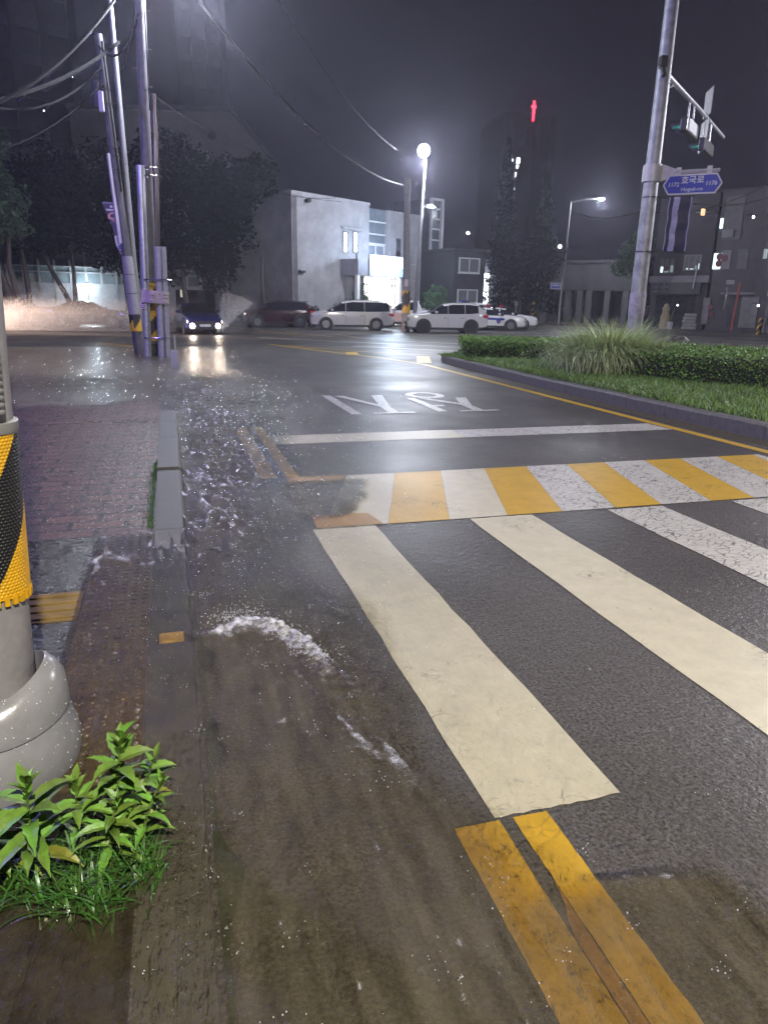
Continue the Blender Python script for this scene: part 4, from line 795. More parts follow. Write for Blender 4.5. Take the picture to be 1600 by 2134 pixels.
    m = MB(); m.box(at2(zv(215, 215, Y2))+Vector((-.1, -.16, 0)), (.14, .1, .52), bev=.02); m.build('splice_box', M('splice_pale', (.5, .5, .56), .5), t2)
    m = MB(); m.box(at2(7.0)+Vector((-.22, -.1, .1)), (.2, .2, .7), bev=.05); m.build('splice_closure', BLACK, t2)
    return t, at, t2, at2
UP, UAT, CP, CAT = corner_poles()
# short stub post at the kerb
b = gp(366, 768); t = thing('marker_post', 'short square grey post at the kerb beside the corner poles', 'post', b); m = MB(); m.box(b+Vector((0, 0, .22)), (.17, .15, .44), R(12), bev=.015); m.build('post_body', GREYP, t); m = MB(); m.box(b+Vector((.02, .02, .62)), (.03, .03, .4), R(12)); m.build('metal_stub', STEEL, t)
# paper notices tied round the conduits
NOT = M('notice_vinyl', (.52, .42, .46), .55, 0, .12, 5); NOT2 = M('notice_vinyl_cream', (.52, .47, .36), .55, 0, .12, 5); INK = M('printed_ink', (.03, .025, .04), .6)
def notice():
    Yn = 21.05; c = px(322, 617, Yn); t = thing('notice_banner', 'pinkish vinyl notice banner tied across the conduits of the utility pole', 'notice', c)
    def sheet_(u0, u1, mat, nm):
        m = MB(); n = 8; vs = []
        for i in range(n+1):
            u = u0+(u1-u0)*i/n; dy = .05*math.sin((u-292)*.21)+(.12*((u-322)/30)**2)
            for v in (603+(u-292)*.09, 629+(u-292)*.09+math.sin(u*.5)*.6): q = px(u, v, Yn); vs += [Vector((q.x, Yn+dy, q.z)), Vector((q.x, Yn+dy+.006, q.z))]
        m.add(vs, [(4*i+a, 4*i+b_, 4*i+4+b_, 4*i+4+a) for i in range(n) for a, b_ in ((0, 1), (1, 3), (3, 2), (2, 0))]); m.build(nm, mat, t, True)
    sheet_(292, 326, NOT, 'vinyl_panel'); sheet_(326, 350.5, NOT2, 'vinyl_panel')
    m = MB(); rg = random.Random(4)
    for u0, u1, v, hh in ((295, 303, 613, 1.5), (311, 322, 613, 1.5), (295, 302, 617, 1.2), (305, 321, 617, 1.2), (296, 300, 621, 1), (303, 319, 626, 1.2), (329, 349, 610.5, 1.7), (336, 349, 617.5, 1.5), (330, 335, 621, 1), (338, 349, 627, 1)):
        u = u0
        while u < u1:
            w_ = rg.uniform(1, 2.2); q = px(u+w_/2, v+(u-292)*.09, Yn-.02); dy = .05*math.sin((u-292)*.21)+(.12*((u-322)/30)**2); m.box(Vector((q.x, Yn-.004+dy, q.z)), (w_*.0142*.8, .004, hh*.0142*rg.uniform(.6, 1.1))); u += w_
    o = m.build('printed_lines', INK, t); o['kind'] = 'stuff'
notice()
c = px(298, 636, 21.24); t = thing('sticker', 'small pale sticker on the front conduit under the notice', 'sticker', c); m = MB(); m.box(c, (.20, .012, .20), R(4)); m.build('paper', M('sticker_paper', (.55, .46, .52), .6), t); m = MB()
for dx, dz, w_, h_ in ((.02, .05, .11, .03), (-.05, -.01, .05, .02), (.045, -.0, .07, .02), (0, -.06, .13, .02)): m.box(c+Vector((dx, -.008, dz)), (w_, .004, h_), R(4))
m.build('printed_lines', INK, t)['kind'] = 'stuff'
# festival-style poster flag hung beyond the cable pole
def poster():
    Yp = 22.9; pts = [(212, 421), (247, 421), (258, 536), (256, 537)]; c = px(238, 480, Yp); t = thing('poster_flag', 'dark printed poster flag hanging crookedly from the cable pole', 'banner', c)
    def quad(ps, off, mat, nm, th=.008):
        m = MB(); f = [px(u, v, Yp-off) for u, v in ps]; bk = [q+Vector((0, th, 0)) for q in f]; n = len(f); m.add(f+bk, [tuple(range(n))[::-1], tuple(range(n, 2*n))]+[(i, (i+1) % n, n+(i+1) % n, n+i) for i in range(n)]); return m.build(nm, mat, t)
    quad([(212, 421), (255, 423), (262, 536), (256, 538), (246, 520), (237, 480)], 0, M('poster_dark', (.05, .035, .055), .5, 0, .5, 6), 'cloth')
    quad([(212.4, 420.5), (255, 422.5), (255, 426), (213.4, 424)], .012, M('poster_grey', (.2, .19, .24), .5), 'hem'); 
    W = M('poster_white', (.55, .52, .55), .5); O_ = M('poster_orange', (.62, .25, .05), .5); P_ = M('poster_pink', (.55, .27, .24), .5, 0, .3, 20); B_ = M('poster_blue', (.12, .17, .36), .5, 0, .3, 15)
    quad([(229, 428), (234, 428), (235, 433), (230, 433)], .012, W, 'printed_block'); quad([(235, 428), (246, 428), (247, 434), (236, 434)], .012, O_, 'printed_block'); quad([(220, 435), (246, 436), (247, 440), (222, 439)], .012, W, 'printed_block')
    m = MB(); 
    for (u, v, ru, rv) in ((235, 450, 10, 8), (241, 459, 6, 4)):
        for k in range(16):
            a0, a1 = 2*math.pi*k/16, 2*math.pi*(k+1)/16; q = [px(u+ru*f*math.cos(a), v+rv*f*math.sin(a), Yp-.014) for f, a in ((1, a0), (1, a1), (.5, a1), (.5, a0))]; m.add(q, [(0, 1, 2, 3)])
    m.build('printed_swirl', P_, t); quad([(239, 492), (250, 488), (255, 520), (250, 524), (243, 512)], .013, W, 'printed_block'); quad([(245, 495), (251, 494), (253, 503), (247, 505)], .016, B_, 'printed_block'); quad([(247, 512), (253, 510), (254, 519), (249, 520)], .016, B_, 'printed_block'); quad([(250, 526), (257, 524), (259, 534), (256, 534)], .013, P_, 'printed_block')
poster()
# ------------------------------------------------------------------ overhead cables
def cable(label, p, q, sag, r=.02, n=26, drips=0, lumps=0, group='overhead cables'):
    p, q = Vector(p), Vector(q); t = None; pts = []
    for i in range(n+1):
        k = i/n; c = p.lerp(q, k); c.z -= sag*4*k*(1-k); pts.append(c)
    m = MB(); m.tube(pts, r, 7)
    o = m.build('cable', CABLE, None, True); tag(o, label, 'cable', group); o_loc = pts[0]
    if lumps:
        for k in range(lumps):
            i = 2+k*(n-4)//max(1, lumps); c = pts[i]; mm = MB(); mm.tube([c+Vector((.07*math.cos(a)+0, .02*math.sin(a*2), .075*math.sin(a)-.05)) for a in np.linspace(0, 6.28, 12)], .009, 5); l = mm.build('tie_loop', M('bright_steel', (1,)*3), o, True, False)
    return o
ut = lambda z, dx=0: UAT(z)+Vector((dx, -.15, 0)); ct = lambda z, dx=0: CAT(z)+Vector((dx, -.1, 0))
stn = px(838, 386, 44.0); stn2 = px(852, 320, 44.0)
cable('thick sagging cable with glinting loops running from the utility pole to the station pole', ut(10.9, .1), stn, 1.2, .045, 34, lumps=16)
cable('thin single wire high above the bundle, ending near the blazing lamp', UAT(13.0)+Vector((1.2, 0, 0)), px(826, 312, 44), 1.0, .018)
cable('low wire leaving the utility pole in front of the gabled building', ut(7.1, .1), px(540, 315, 55), .3, .02)
cable('wire across the pale station wall ending at its left corner', px(330, 285, 40), px(700, 412, 52), .9, .016)
cable('second wire just below the one across the pale station wall', px(345, 300, 41), px(712, 420, 53), .6, .014)
LFT = lambda u, v, Y: px(u, v, Y)
cable('upper thick cable running from the steel lamp post out past the dark tower', px(248, 88, 22.3), LFT(-70, 222, 15), .25, .05, lumps=5)
cable('second thick cable sloping down from the utility pole top', ut(10.0), LFT(-60, 240, 15), .5, .04, lumps=3)
cable('bright wet drooping cable with a hanging spur left of the cable pole', ct(7.8), LFT(-80, 205, 16), .55, .03, lumps=2)
cable('thin wire crossing above the lit tree crown', ct(7.4), LFT(-60, 330, 17), .3, .016)
cable('looping slack cable between the cable pole and the utility pole', ct(8.3), ut(8.9), .55, .03)
cable('short slack cable between the steel lamp post and the utility pole', px(250, 150, 22.4), ut(9.6), .35, .022)
cable('steep black drop wire hugging the utility pole', ut(10.6, .12), ut(6.6, .2), -.0, .018, 12)
cable('long wire from the arm side street lamp to the traffic pole', px(1195, 431, 66), TAX(px(1340, 437, TY).z), .5, .02)
cable('faint wire behind the street sign running to the right', TAX(px(1350, 405, TY).z), px(1640, 392, 40), .5, .014)
cable('faint sagging wire above the corner shops', px(1350, 440, 62), px(1660, 350, 50), 1.0, .02)

# ================================================================== THE POLICE STATION
class Face:                      # a wall seen in the picture: origin, direction along it; hit(u,v) -> (s, z)
    def __init__(s, P, d): s.P = Vector((P[0], P[1], 0)); s.d = Vector((d[0], d[1], 0)).normalized(); s.n = Vector((s.d.y, -s.d.x, 0))
    def hit(s, u, v):
        r = ray(u, v); k = (s.P-Vector((0, 0, CH))).dot(s.n)/r.dot(s.n); q = Vector((0, 0, CH))+r*k; return (q-s.P).dot(s.d), q.z
    def pt(s, a, z, off=0.0): return s.P+s.d*a+s.n*off+Vector((0, 0, z))
    def T(s, a, z, off=0.0): q = s.pt(a, z, off); return Matrix(((s.d.x, 0, s.n.x, q.x), (s.d.y, 0, s.n.y, q.y), (0, 1, 0, q.z), (0, 0, 0, 1)))   # local x along, y up, z out
def rect(mb, F, s0, s1, z0, z1, o0, o1, mi=0): mb.prism([(s0, z0), (s1, z0), (s1, z1), (s0, z1)], F.T(0, 0, o0), o1-o0, mi)
def window(F, s0, s1, z0, z1, pane, frame, parent, bars_v=1, bars_h=0, fw=.07, out=.06, sill=False, curtain=None):
    m = MB(); rect(m, F, s0, s1, z0, z0+fw, .002, out); rect(m, F, s0, s1, z1-fw, z1, .002, out); rect(m, F, s0, s0+fw, z0+fw, z1-fw, .002, out); rect(m, F, s1-fw, s1, z0+fw, z1-fw, .002, out)
    for k in range(bars_v): x = s0+(s1-s0)*(k+1)/(bars_v+1); rect(m, F, x-fw*.4, x+fw*.4, z0+fw, z1-fw, .002, out-.008)
    for k in range(bars_h): z = z0+(z1-z0)*(.36 if bars_h == 1 else (k+1)/(bars_h+1)); rect(m, F, s0+fw, s1-fw, z-fw*.4, z+fw*.4, .002, out-.012)
    w_ = m.build('window', frame, parent); m = MB(); rect(m, F, s0+fw, s1-fw, z0+fw, z1-fw, .004, .02); m.build('pane', pane, w_, world=False) if False else None
    p = MB(); rect(p, F, s0+fw, s1-fw, z0+fw, z1-fw, .004, .02); o = p.build('pane', pane, None); o.parent = w_; 
    for vtx in o.data.vertices: vtx.co -= Vector(parent.location)
    if sill: m = MB(); rect(m, F, s0-.06, s1+.06, z0-.07, z0-.002, .002, .12); q = m.build('sill', frame, None); q.parent = w_; [setattr(v, 'co', v.co-Vector(parent.location)) for v in q.data.vertices]
    return w_
DKGLASS = M('dark_glass', (.02, .022, .028), .08, 0, .1, 3, spec=.8); WFRAME = M('window_frame_white', (.55, .56, .58), .4); DFRAME = M('window_frame_dark', (.05, .05, .055), .4)
LITWIN = light_mat('lit_window', (.90, .96, 1.0), 3.0)
def slab(F, s0, s1, depth, z0, z1, name, mat, parent):      # a block whose front lies on the face
    m = MB(); a, b = F.pt(s0, 0), F.pt(s1, 0); back = -F.n*depth; m.prism([(q.x, q.y) for q in (a, b, b+back, a+back)], Matrix.Translation((0, 0, z0)), z1-z0); return m.build(name, mat, parent)
def station():
    P = px(611, 640, 51); P2 = px(870, 640, 61.2); F = Face(P, (P2.x-P.x, P2.y-P.y)); L_ = F.hit(874, 640)[0]; zt = F.hit(611, 402)[1]
    t = thing('police_station', 'white two-storey police station with a glowing blue sign over its bright entrance', 'building', F.pt(0, .1))
    WALL = M('station_render', (.27, .265, .285), .7, 0, .24, 1.1, .25, 18)
    h = F.hit; a1 = h(769, 500)[0]; a2 = h(808, 500)[0]; zb = .1
    slab(F, 0, a1, 9, zb, zt, 'wall', WALL, t); slab(F, a2+.002, L_, 9, zb, zt*.985, 'wall', WALL, t)
    Fi = Face(F.pt(0, 0, -.35), F.d); slab(Fi, a1+.002, a2, 8, zb, zt*.97, 'stair_core', M('core_grey', (.2, .21, .24), .5), t)
    m = MB(); rect(m, F, -.03, a1+.05, zt+.002, zt+.16, -9, .06); m.build('parapet', M('coping', (.3, .3, .32), .6), t)
    # glazed bay with horizontal transoms
    zz = [h(788, v)[1] for v in (433, 462, 488, 508)]; m = MB()
    for k in range(3): pass
    for k, (z1_, z0_) in enumerate(zip(zz[:-1], zz[1:])):
        m = MB(); rect(m, F, a1+.06, a2-.06, z0_+.05, z1_-.05, -.345, -.28); m.build('spandrel_panel', M('spandrel_glass', (.14, .17, .20), .12, .1, .2, 3, spec=.8), t)
        m = MB(); rect(m, F, a1+.004, a2-.004, z0_-.05, z0_+.048, -.345, -.2); m.build('transom', WFRAME, t)
    window(Fi, a1+.05, a2-.05, h(788, 533)[1], zz[3]-.06, M('curtain_glass', (.2, .22, .27), .2, 0, .3, 6), WFRAME, t, 1, 0, .08, .1)
    # paired narrow windows
    for u in (719, 740): s0, s1 = h(u-5.5, 505)[0], h(u+5.5, 505)[0]; window(F, s0, s1, h(u, 527)[1], h(u, 483)[1], LITWIN, DFRAME, t, 0, 1, .07)
    m = MB(); rect(m, F, h(711, 477)[0], h(752, 477)[0], h(730, 478)[1], h(730, 475)[1], .002, .2); m.build('window_hood', M('coping', (1,)*3), t)
    for u in (829,): s0, s1 = h(u-4, 505)[0], h(u+5, 505)[0]; window(F, s0, s1, h(u, 535)[1], h(u, 497)[1], DKGLASS, DFRAME, t, 0, 1, .07)
    # porch: grey box with the sign, glazed lobby under it
    zc0, zc1 = h(790, 578)[1], h(740, 543)[1]; s0, s1 = h(716, 560)[0], h(845, 560)[0]; Fp = Face(F.pt(0, 0, 1.8), F.d); hp = Fp.hit
    s0p, s1p = hp(746, 560)[0], hp(838, 560)[0]
    m = MB(); rect(m, F, s0p, s1p, zc0, zc1, .004, 1.8); m.build('porch_roof', M('porch_grey', (.22, .22, .26), .5), t)
    for s_ in (s0p+.12, s1p-.12): m = MB(); rect(m, F, s_-.12, s_+.12, zb, zc0-.002, 1.5, 1.76); m.build('porch_column', WHITEP, t)
    ss0, ss1 = hp(769, 560)[0], hp(837, 560)[0]; zs0, zs1 = hp(790, 575)[1], hp(790, 533)[1]
    m = MB(); rect(m, F, ss0-.05, ss1+.05, zs0-.04, zs1+.04, 1.802, 1.9); sg = m.build('sign_box', M('porch_grey', (1,)*3), t)
    def emi(nm, a, b, c, d, off, mat): m = MB(); rect(m, F, a, b, c, d, off, off+.01); o = m.build(nm, mat, None); o.parent = sg; [setattr(v, 'co', v.co-Vector(t.location)) for v in o.data.vertices]
    zq = zs1-zs0; emi('sign_face', ss0, ss1, zs0, zs0+zq*.40, 1.902, light_mat('sign_blue_glow', (.05, .42, 1.0), 2.2)); emi('sign_face', ss0, ss1, zs0+zq*.402, zs1, 1.902, light_mat('sign_white_glow', (.62, .86, 1.0), 2.6))
    m = MB(); T = F.T(ss0+(ss1-ss0)*.22, zs0+zq*.5, 1.915); m.prism([(-.42, .35), (0, .22), (.42, .35), (.30, -.1), (.10, -.42), (-.10, -.42), (-.30, -.1)], T, .01)
    for x in (.9, 1.35, 1.8, 2.25): m.prism([(x-.17, -.32), (x+.17, -.32), (x+.17, .1), (x-.17, .1)], T, .01)
    o = m.build('sign_device', light_mat('sign_white_glow2', (.9, .97, 1), 6), None); o.parent = sg; [setattr(v, 'co', v.co-Vector(t.location)) for v in o.data.vertices]
    d0, d1 = h(756, 600)[0], h(829, 600)[0]; zd = zc0-.02
    m = MB(); rect(m, F, d0, d1, zb, zd, .004, .02); m.build('lobby_glass', light_mat('lobby_light', (1.0, .99, .93), 4.5), t)
    m = MB(); n_ = [0, .12, .2, .8, .9, 1]
    for k in n_: x = d0+(d1-d0)*k; rect(m, F, x-.045, x+.045, zb, zd, .022, .10)
    for z in (zd-.55, zd-.06, zb+1.0): rect(m, F, d0+.045, d1-.045, z-.04, z+.04, .024, .09)
    m.build('door_frame', M('door_steel', (.25, .25, .26), .3, .6), t)
    lamp('porch_light', F.pt((d0+d1)/2, zc0-.25, 1.1), (.95, .98, 1.0), 260, .35, t); lamp('sign_light', F.pt((ss0+ss1)/2-.6, zs1+.35, 2.9), (.60, .78, 1.0), 950, .4, t)
    # side wall, its weak light painted as a darker tone; piers and slit windows
    Pside = F.pt(-.002, 0); G = Face(px(505, 640, 58.5), (Pside-px(505, 640, 58.5))); Ls = (Pside-G.P).dot(G.d); g = G.hit
    slab(G, g(512, 600)[0], Ls-.01, .0+.4, zb, zt*.98, 'wall', M('side_wall_shaded', (.10, .09, .10), .7, 0, .25, 3), t)
    for u in (515, 551, 557): s_ = g(u, 600)[0]; m = MB(); rect(m, G, s_-.12, s_+.12, zb, g(u, 478 if u > 540 else 510)[1], .002, .25); m.build('wall_pier', M('pier_grey', (.2, .19, .21), .6), t)
    for u, v0, v1, mt in ((566, 479, 520, LITWIN), (577, 480, 519, DKGLASS), (568, 572, 615, LITWIN), (579, 574, 612, DKGLASS), (524, 575, 612, LITWIN), (534, 580, 612, DKGLASS)):
        window(G, g(u-3, 560)[0], g(u+3.4, 560)[0], g(u, v1)[1], g(u, v0)[1], light_mat('dim_window', (.75, .85, .95), .55) if mt is LITWIN else mt, DFRAME, t, 0, 1, .06)
    # stair tower at the right end
    E0 = h(886, 640)[0]; Ft = Face(F.pt(0, 0, -1.2), F.d); e0, e1 = Ft.hit(889, 640)[0], Ft.hit(912, 640)[0]; zt2 = Ft.hit(900, 412)[1]
    slab(Ft, e0, e1, 4, zb, zt2-.1, 'stair_tower', M('tower_glass', (.05, .06, .075), .12, 0, .2, 3, spec=.8), t)
    m = MB(); rect(m, Ft, e0-.02, e0+.14, zb, zt2, .002, .2); rect(m, Ft, e1-.2, e1+.1, zb, zt2, .002, .22); rect(m, Ft, e0+.14, e1-.2, zt2-.16, zt2, .002, .2); m.build('tower_frame', M('tower_white', (.36, .36, .40), .5), t)
    for v in (434, 456, 477, 500, 521, 542, 563, 585, 606): z = Ft.hit(900, v)[1]; m = MB(); rect(m, Ft, e0+.142, e1-.202, z-.06, z+.06, .002, .14); m.build('transom', M('tower_white', (1,)*3), t)
    m = MB(); q = h(742, 540); m.tube([F.pt(q[0], .1, .1), F.pt(q[0], h(742, 527)[1], .1)], .06, 8); m.build('downpipe', M('core_grey', (1,)*3), t, True)
    m = MB(); c = F.pt(h(637, 411)[0], zt-.35, .15); m.cyl(c-F.n*.14, c+F.n*.25, .12, .16); m.build('wall_camera', BLACK, t, True); m = MB(); c = F.pt(h(627, 566)[0], h(627, 566)[1], .12); m.box(c, (.5, .25, .16), .8, bev=.03); m.build('wall_bracket', M('housing_dark', (.03,)*3), t)
    return F
SF = station()
# ------------------------------------------------------------------ other buildings
def shell(label, name, corners, z1, mat, z0=0.0, cat='building', roofmat=None, lip=.12):
    c0 = Vector((sum(p[0] for p in corners)/len(corners), sum(p[1] for p in corners)/len(corners), z0)); t = thing(name, label, cat, c0)
    m = MB(); m.prism([(p[0], p[1]) for p in corners], Matrix.Translation((0, 0, z0)), z1-z0); m.build('wall', mat, t)
    m = MB(); cs = [c0+(Vector((p[0], p[1], z0))-c0)*1.02 for p in corners]; m.prism([(p.x, p.y) for p in cs], Matrix.Translation((0, 0, z1+.002)), lip); m.build('roof', roofmat or M('roof_dark', (.05, .05, .055), .7), t)
    return t
def block(u0, u1, Y0, Y1, depth, v):                  # footprint from two picture columns and depths
    a, b = px(u0, v, Y0), px(u1, v, Y1); F = Face(a, (b.x-a.x, b.y-a.y)); q = -F.n*depth
    return F, [F.P, Vector((b.x, b.y, 0)), Vector((b.x, b.y, 0))+q, F.P+q], (Vector((b.x, b.y, 0))-F.P).length
def dark_house():
    F, c, L_ = block(944, 1008, 60, 61.5, 6, 600); zt = F.hit(970, 524)[1]; t = shell('dark metal-clad two-storey annexe with white sliding windows', 'annexe', c, zt, M('dark_cladding', (.055, .055, .065), .45, .1, .2, 2))
    m = MB(); 
    for k in range(16): x = L_*(k+.5)/16; rect(m, F, x-.03, x+.03, .1, zt-.02, .002, .035)
    m.build('cladding_ribs', M('dark_cladding', (1,)*3), t)
    h = F.hit; cur = M('curtain_dim', (.20, .20, .23), .6, 0, .3, 14)
    window(F, h(955, 560)[0], h(998, 560)[0], h(975, 569)[1], h(975, 537)[1], cur, WFRAME, t, 1, 0, .09, .1, True); window(F, h(952, 612)[0], h(994, 612)[0], h(975, 632)[1], h(975, 603)[1], cur, WFRAME, t, 1, 0, .09, .1, True)
    m = MB(); rect(m, F, -.2, L_+.3, zt+.13, zt+.25, -6, .25); m.build('eaves', M('dark_cladding', (1,)*3), t)
dark_house()
def gable_house():
    F, c, L_ = block(325, 537, 88, 88, 14, 400); h = F.hit; ze = h(530, 302)[1]; zt = h(420, 232)[1]; t = thing('gabled_building', 'tall pale building with a hipped gable end behind the dark trees', 'building', F.pt(L_/2, 0))
    x0, x1 = h(480, 240)[0], h(536, 302)[0]; W = M('gable_wall', (.17, .155, .15), .8, 0, .15, 1)
    m = MB(); m.prism([(-9, 0), (x1, 0), (x1, ze), (x0, zt), (-9, zt)], F.T(0, 0, -14), 14); m.build('wall', W, t)
    m = MB(); m.prism([(-9.2, zt+.004), (x0+.1, zt+.004), (x0+.15, zt+.5), (-9.2, zt+.5)], F.T(0, 0, -14.2), 14.6); m.prism([(x0+.152, zt+.3), (x1+.5, ze-.3), (x1+.5, ze+.2), (x0+.152, zt+.8)], F.T(0, 0, -14.2), 14.6); m.build('roof', M('roof_dark', (1,)*3), t)
    c = F.pt(h(444, 284)[0], h(444, 284)[1], .4); m = MB(); m.lathe([(0, -.5), (.4, -.3), (.5, 0), (.3, .35), (0, .5)], c, 12); m.build('wall_speaker', BLACK, t, True)
gable_house()
def tower(label, u0, u1, Y0, Y1, v, z1, mat, nf, nw, group='dark apartment towers'):
    F, c, L_ = block(u0, u1, Y0, Y1, 14, v); t = shell(label, 'apartment_tower', c, z1, mat, lip=.6); t['group'] = group
    for k in range(nw+1): x = L_*k/nw; m = MB(); rect(m, F, x-.45, x+.45, 0, z1-.3, .002, .35); m.build('wall_pier', M('tower_pier', (.038, .036, .044), .7), t)
    for i in range(nf):
        z = 6+(z1-8)*i/nf; m = MB(); rect(m, F, .5, L_-.5, z, z+1.0, .002, .22); m.build('balcony_band', M('tower_band', (.05, .05, .06), .7), t)
    return F, t
TW = M('tower_wall', (.03, .03, .038), .7, 0, .2, .3)
tower('dark apartment tower looming behind the leaning cable pole', -260, 190, 78, 92, 500, 62, TW, 16, 7); tower('narrower dark apartment tower just beyond the gabled building', 395, 480, 118, 122, 500, 60, TW, 16, 3)
F, t = tower('far apartment tower with a few windows lit white beside the conifer', 1035, 1135, 150, 152, 500, 36, TW, 9, 4)
for u, v, w_, hh in ((1066, 335, 2.4, 4.5), (1078, 336, 6.5, 10), (1076, 348, 5, 5), (1075, 365, 7, 8), (1061, 367, 3, 7), (1077, 372, 5, 2.5), (1073, 393, 7, 4.5)):
    p = px(u, v, 149.3); s_, z = F.hit(u, v); k = 150/FPX; m = MB(); rect(m, F, s_-w_*k/2, s_+w_*k/2, z-hh*k/2, z+hh*k/2, .36, .42); m.build('lit_window', light_mat('tower_window', (.82, .90, 1.0), 7), t)
# church with a red neon cross on its spire
c = px(1083, 640, 128); zc = px(1083, 232, 128).z; t = thing('church_spire', 'slim dark church spire topped by a red neon cross', 'church', Vector((c.x, 128, 0)))
m = MB(); B = Vector((c.x, 128, 0)); m.tube([B, B+Vector((0, 0, 22)), B+Vector((0, 0, zc-2.2))], [2.6, 2.2, .25], 4); m.build('spire', TW, t)
NEO = light_mat('neon_red', (1.0, .02, .05), 5); m = MB(); m.box(B+Vector((0, -.3, zc)), (.38, .12, 2.9)); m.box(B+Vector((0, -.3, zc+.62)), (.78, .1, .36)); m.build('neon_cross', NEO, t); lamp('neon_light', B+Vector((0, -1.2, zc)), (1, .06, .1), 130, .6, t)
# low building with pillars, corner shops
def low_hall():
    F, c, L_ = block(1118, 1330, 76, 71, 12, 640); h = F.hit; zt = h(1250, 548)[1]; ze = h(1250, 606)[1]; t = thing('pillared_hall', 'low dim concrete hall with an open pillared ground floor', 'building', F.pt(L_/2, .1)); WM = M('hall_concrete', (.065, .062, .07), .7, 0, .2, 1)
    m = MB(); rect(m, F, 0, L_, ze, zt, -12, 0); m.build('upper_wall', WM, t); m = MB(); rect(m, F, 0, L_, .1, ze-.002, -12, -2.5); m.build('back_wall', M('recess_dark', (.05, .05, .055), .7), t)
    for u in (1130, 1180, 1205, 1224, 1262, 1300, 1328): s_ = h(u, 640)[0]; m = MB(); rect(m, F, s_-.28, s_+.28, .1, ze-.004, -.7, -.05); m.build('pillar', M('pillar_grey', (.11, .107, .115), .6), t)
    m = MB(); rect(m, F, -.2, L_+.2, zt+.002, zt+.3, -12.2, .2); m.build('parapet', M('roof_dark', (1,)*3), t)
    m = MB(); rect(m, F, h(1144, 640)[0], h(1178, 640)[0], .1, h(1160, 640)[1], -2.49, -2.3); m.build('shutter', M('shutter_grey', (.2, .19, .2), .5, .2, .2, 3), t)
low_hall()
def shops():
    F, c, L_ = block(1352, 1468, 61, 58, 10, 640); h = F.hit; zt = h(1420, 412)[1]; zm = h(1420, 575)[1]
    t = shell('dark corner shop building with two half-lit first-floor windows', 'shop_building', c, zt, M('shop_wall', (.045, .04, .048), .7, 0, .2, 1.5))
    m = MB(); rect(m, F, -.1, L_+.15, zm-.5, zm+.0, .002, .5); m.build('ledge', M('ledge_grey', (.2, .19, .21), .6), t)
    BL = M('blind_grey', (.13, .13, .14), .6, 0, .3, 6)
    w0 = window(F, h(1374, 550)[0], h(1406, 550)[0], h(1390, 570)[1], h(1390, 538)[1], BL, DFRAME, t, 2, 0, .08, .08); w1 = window(F, h(1424, 550)[0], h(1460, 550)[0], h(1440, 564)[1], h(1440, 531)[1], BL, M('ledge_grey', (1,)*3), t, 2, 0, .1, .1)
    GL = light_mat('shop_lit_pane', (.72, .93, .95), 1.6); GD = light_mat('shop_dim_pane', (.5, .7, .68), .25)
    def pane(u0, u1, v0, v1, mat): m = MB(); rect(m, F, h(u0, 560)[0], h(u1, 560)[0], h((u0+u1)/2, v1)[1], h((u0+u1)/2, v0)[1], .024, .034); m.build('lit_pane', mat, t)
    pane(1376, 1381, 556, 569, GL); pane(1382, 1395, 562, 569, GD); pane(1396.5, 1404, 553, 569, GD); pane(1429, 1434, 559, 562, GL); pane(1437, 1444, 560, 563, GL); pane(1446, 1450, 553, 563, GD); pane(1454, 1457.5, 549, 563, GL)
    m = MB(); cq = h(1388, 560); m.lathe([(0, .05), (.16, .04), (.2, .036)], mat=F.T(cq[0], cq[1], .0), n=14); m.build('window_disc', M('disc_red', (.12, .04, .05), .5), t)
    m = MB()      # dim letters of the fascia
    for k, u in enumerate((1371, 1383, 1395)):
        s_, z = h(u, 597); 
        for dz in (.3, -.05, -.4): m.box(F.pt(s_, z+dz, .55), (.34, .06, .10), math.atan2(F.d.y, F.d.x))
        m.box(F.pt(s_+(.2 if k != 2 else -.2), z-.05, .55), (.07, .06, .95), math.atan2(F.d.y, F.d.x))
    o = m.build('fascia_letters', M('letter_dim', (.12, .115, .13), .5), t); o['kind'] = 'stuff'
    m = MB(); rect(m, F, h(1366, 600)[0], h(1458, 600)[0], h(1400, 614)[1], h(1400, 582)[1], .502, .545) if False else rect(m, F, .1, L_-.4, h(1400, 613)[1], zm-.502, .3, .5); m.build('fascia', M('fascia_dark', (.04, .038, .045), .5), t)
    m = MB(); rect(m, F, .5, L_-.8, .1, h(1400, 616)[1], .002, .05); m.build('shopfront_glass', DKGLASS, t)
    m = MB(); q = h(1454, 588); m.tube([F.pt(q[0], q[1]+.9, .7), F.pt(q[0]-.1, q[1]-.5, .7)], .06, 8); m.build('vent_pipe', M('pipe_pale', (.4, .4, .42), .4), t)
    F2, c2, L2 = block(1474, 1660, 57.5, 52.5, 10, 640); h = F2.hit; z2 = h(1530, 398)[1]; t = shell('taller grey shop building with a lit stair window and red-dotted signs', 'shop_building', c2, z2, M('shop_wall_grey', (.075, .07, .08), .7, 0, .2, 1.2))
    def board(u0, u1, v0, v1, mat, nm, off=.03): m = MB(); rect(m, F2, h(u0, 560)[0], h(u1, 560)[0], h((u0+u1)/2, v1)[1], h((u0+u1)/2, v0)[1], off, off+.06); return m.build(nm, mat, t)
    board(1484, 1500, 528, 561, light_mat('shop_lit_pane', (1,)*3, 1), 'lit_pane'); board(1500.5, 1519, 522, 561, M('board_pale', (.22, .21, .23), .6), 'sign_panel'); board(1487, 1494, 456, 477, GL, 'lit_pane'); board(1494, 1532, 410, 500, M('board_dim', (.12, .115, .125), .6), 'sign_panel'); board(1534, 1555, 520, 560, M('board_dim', (1,)*3), 'window_dark'); board(1498, 1520, 480, 496, M('board_pale', (1,)*3), 'awning', .3)
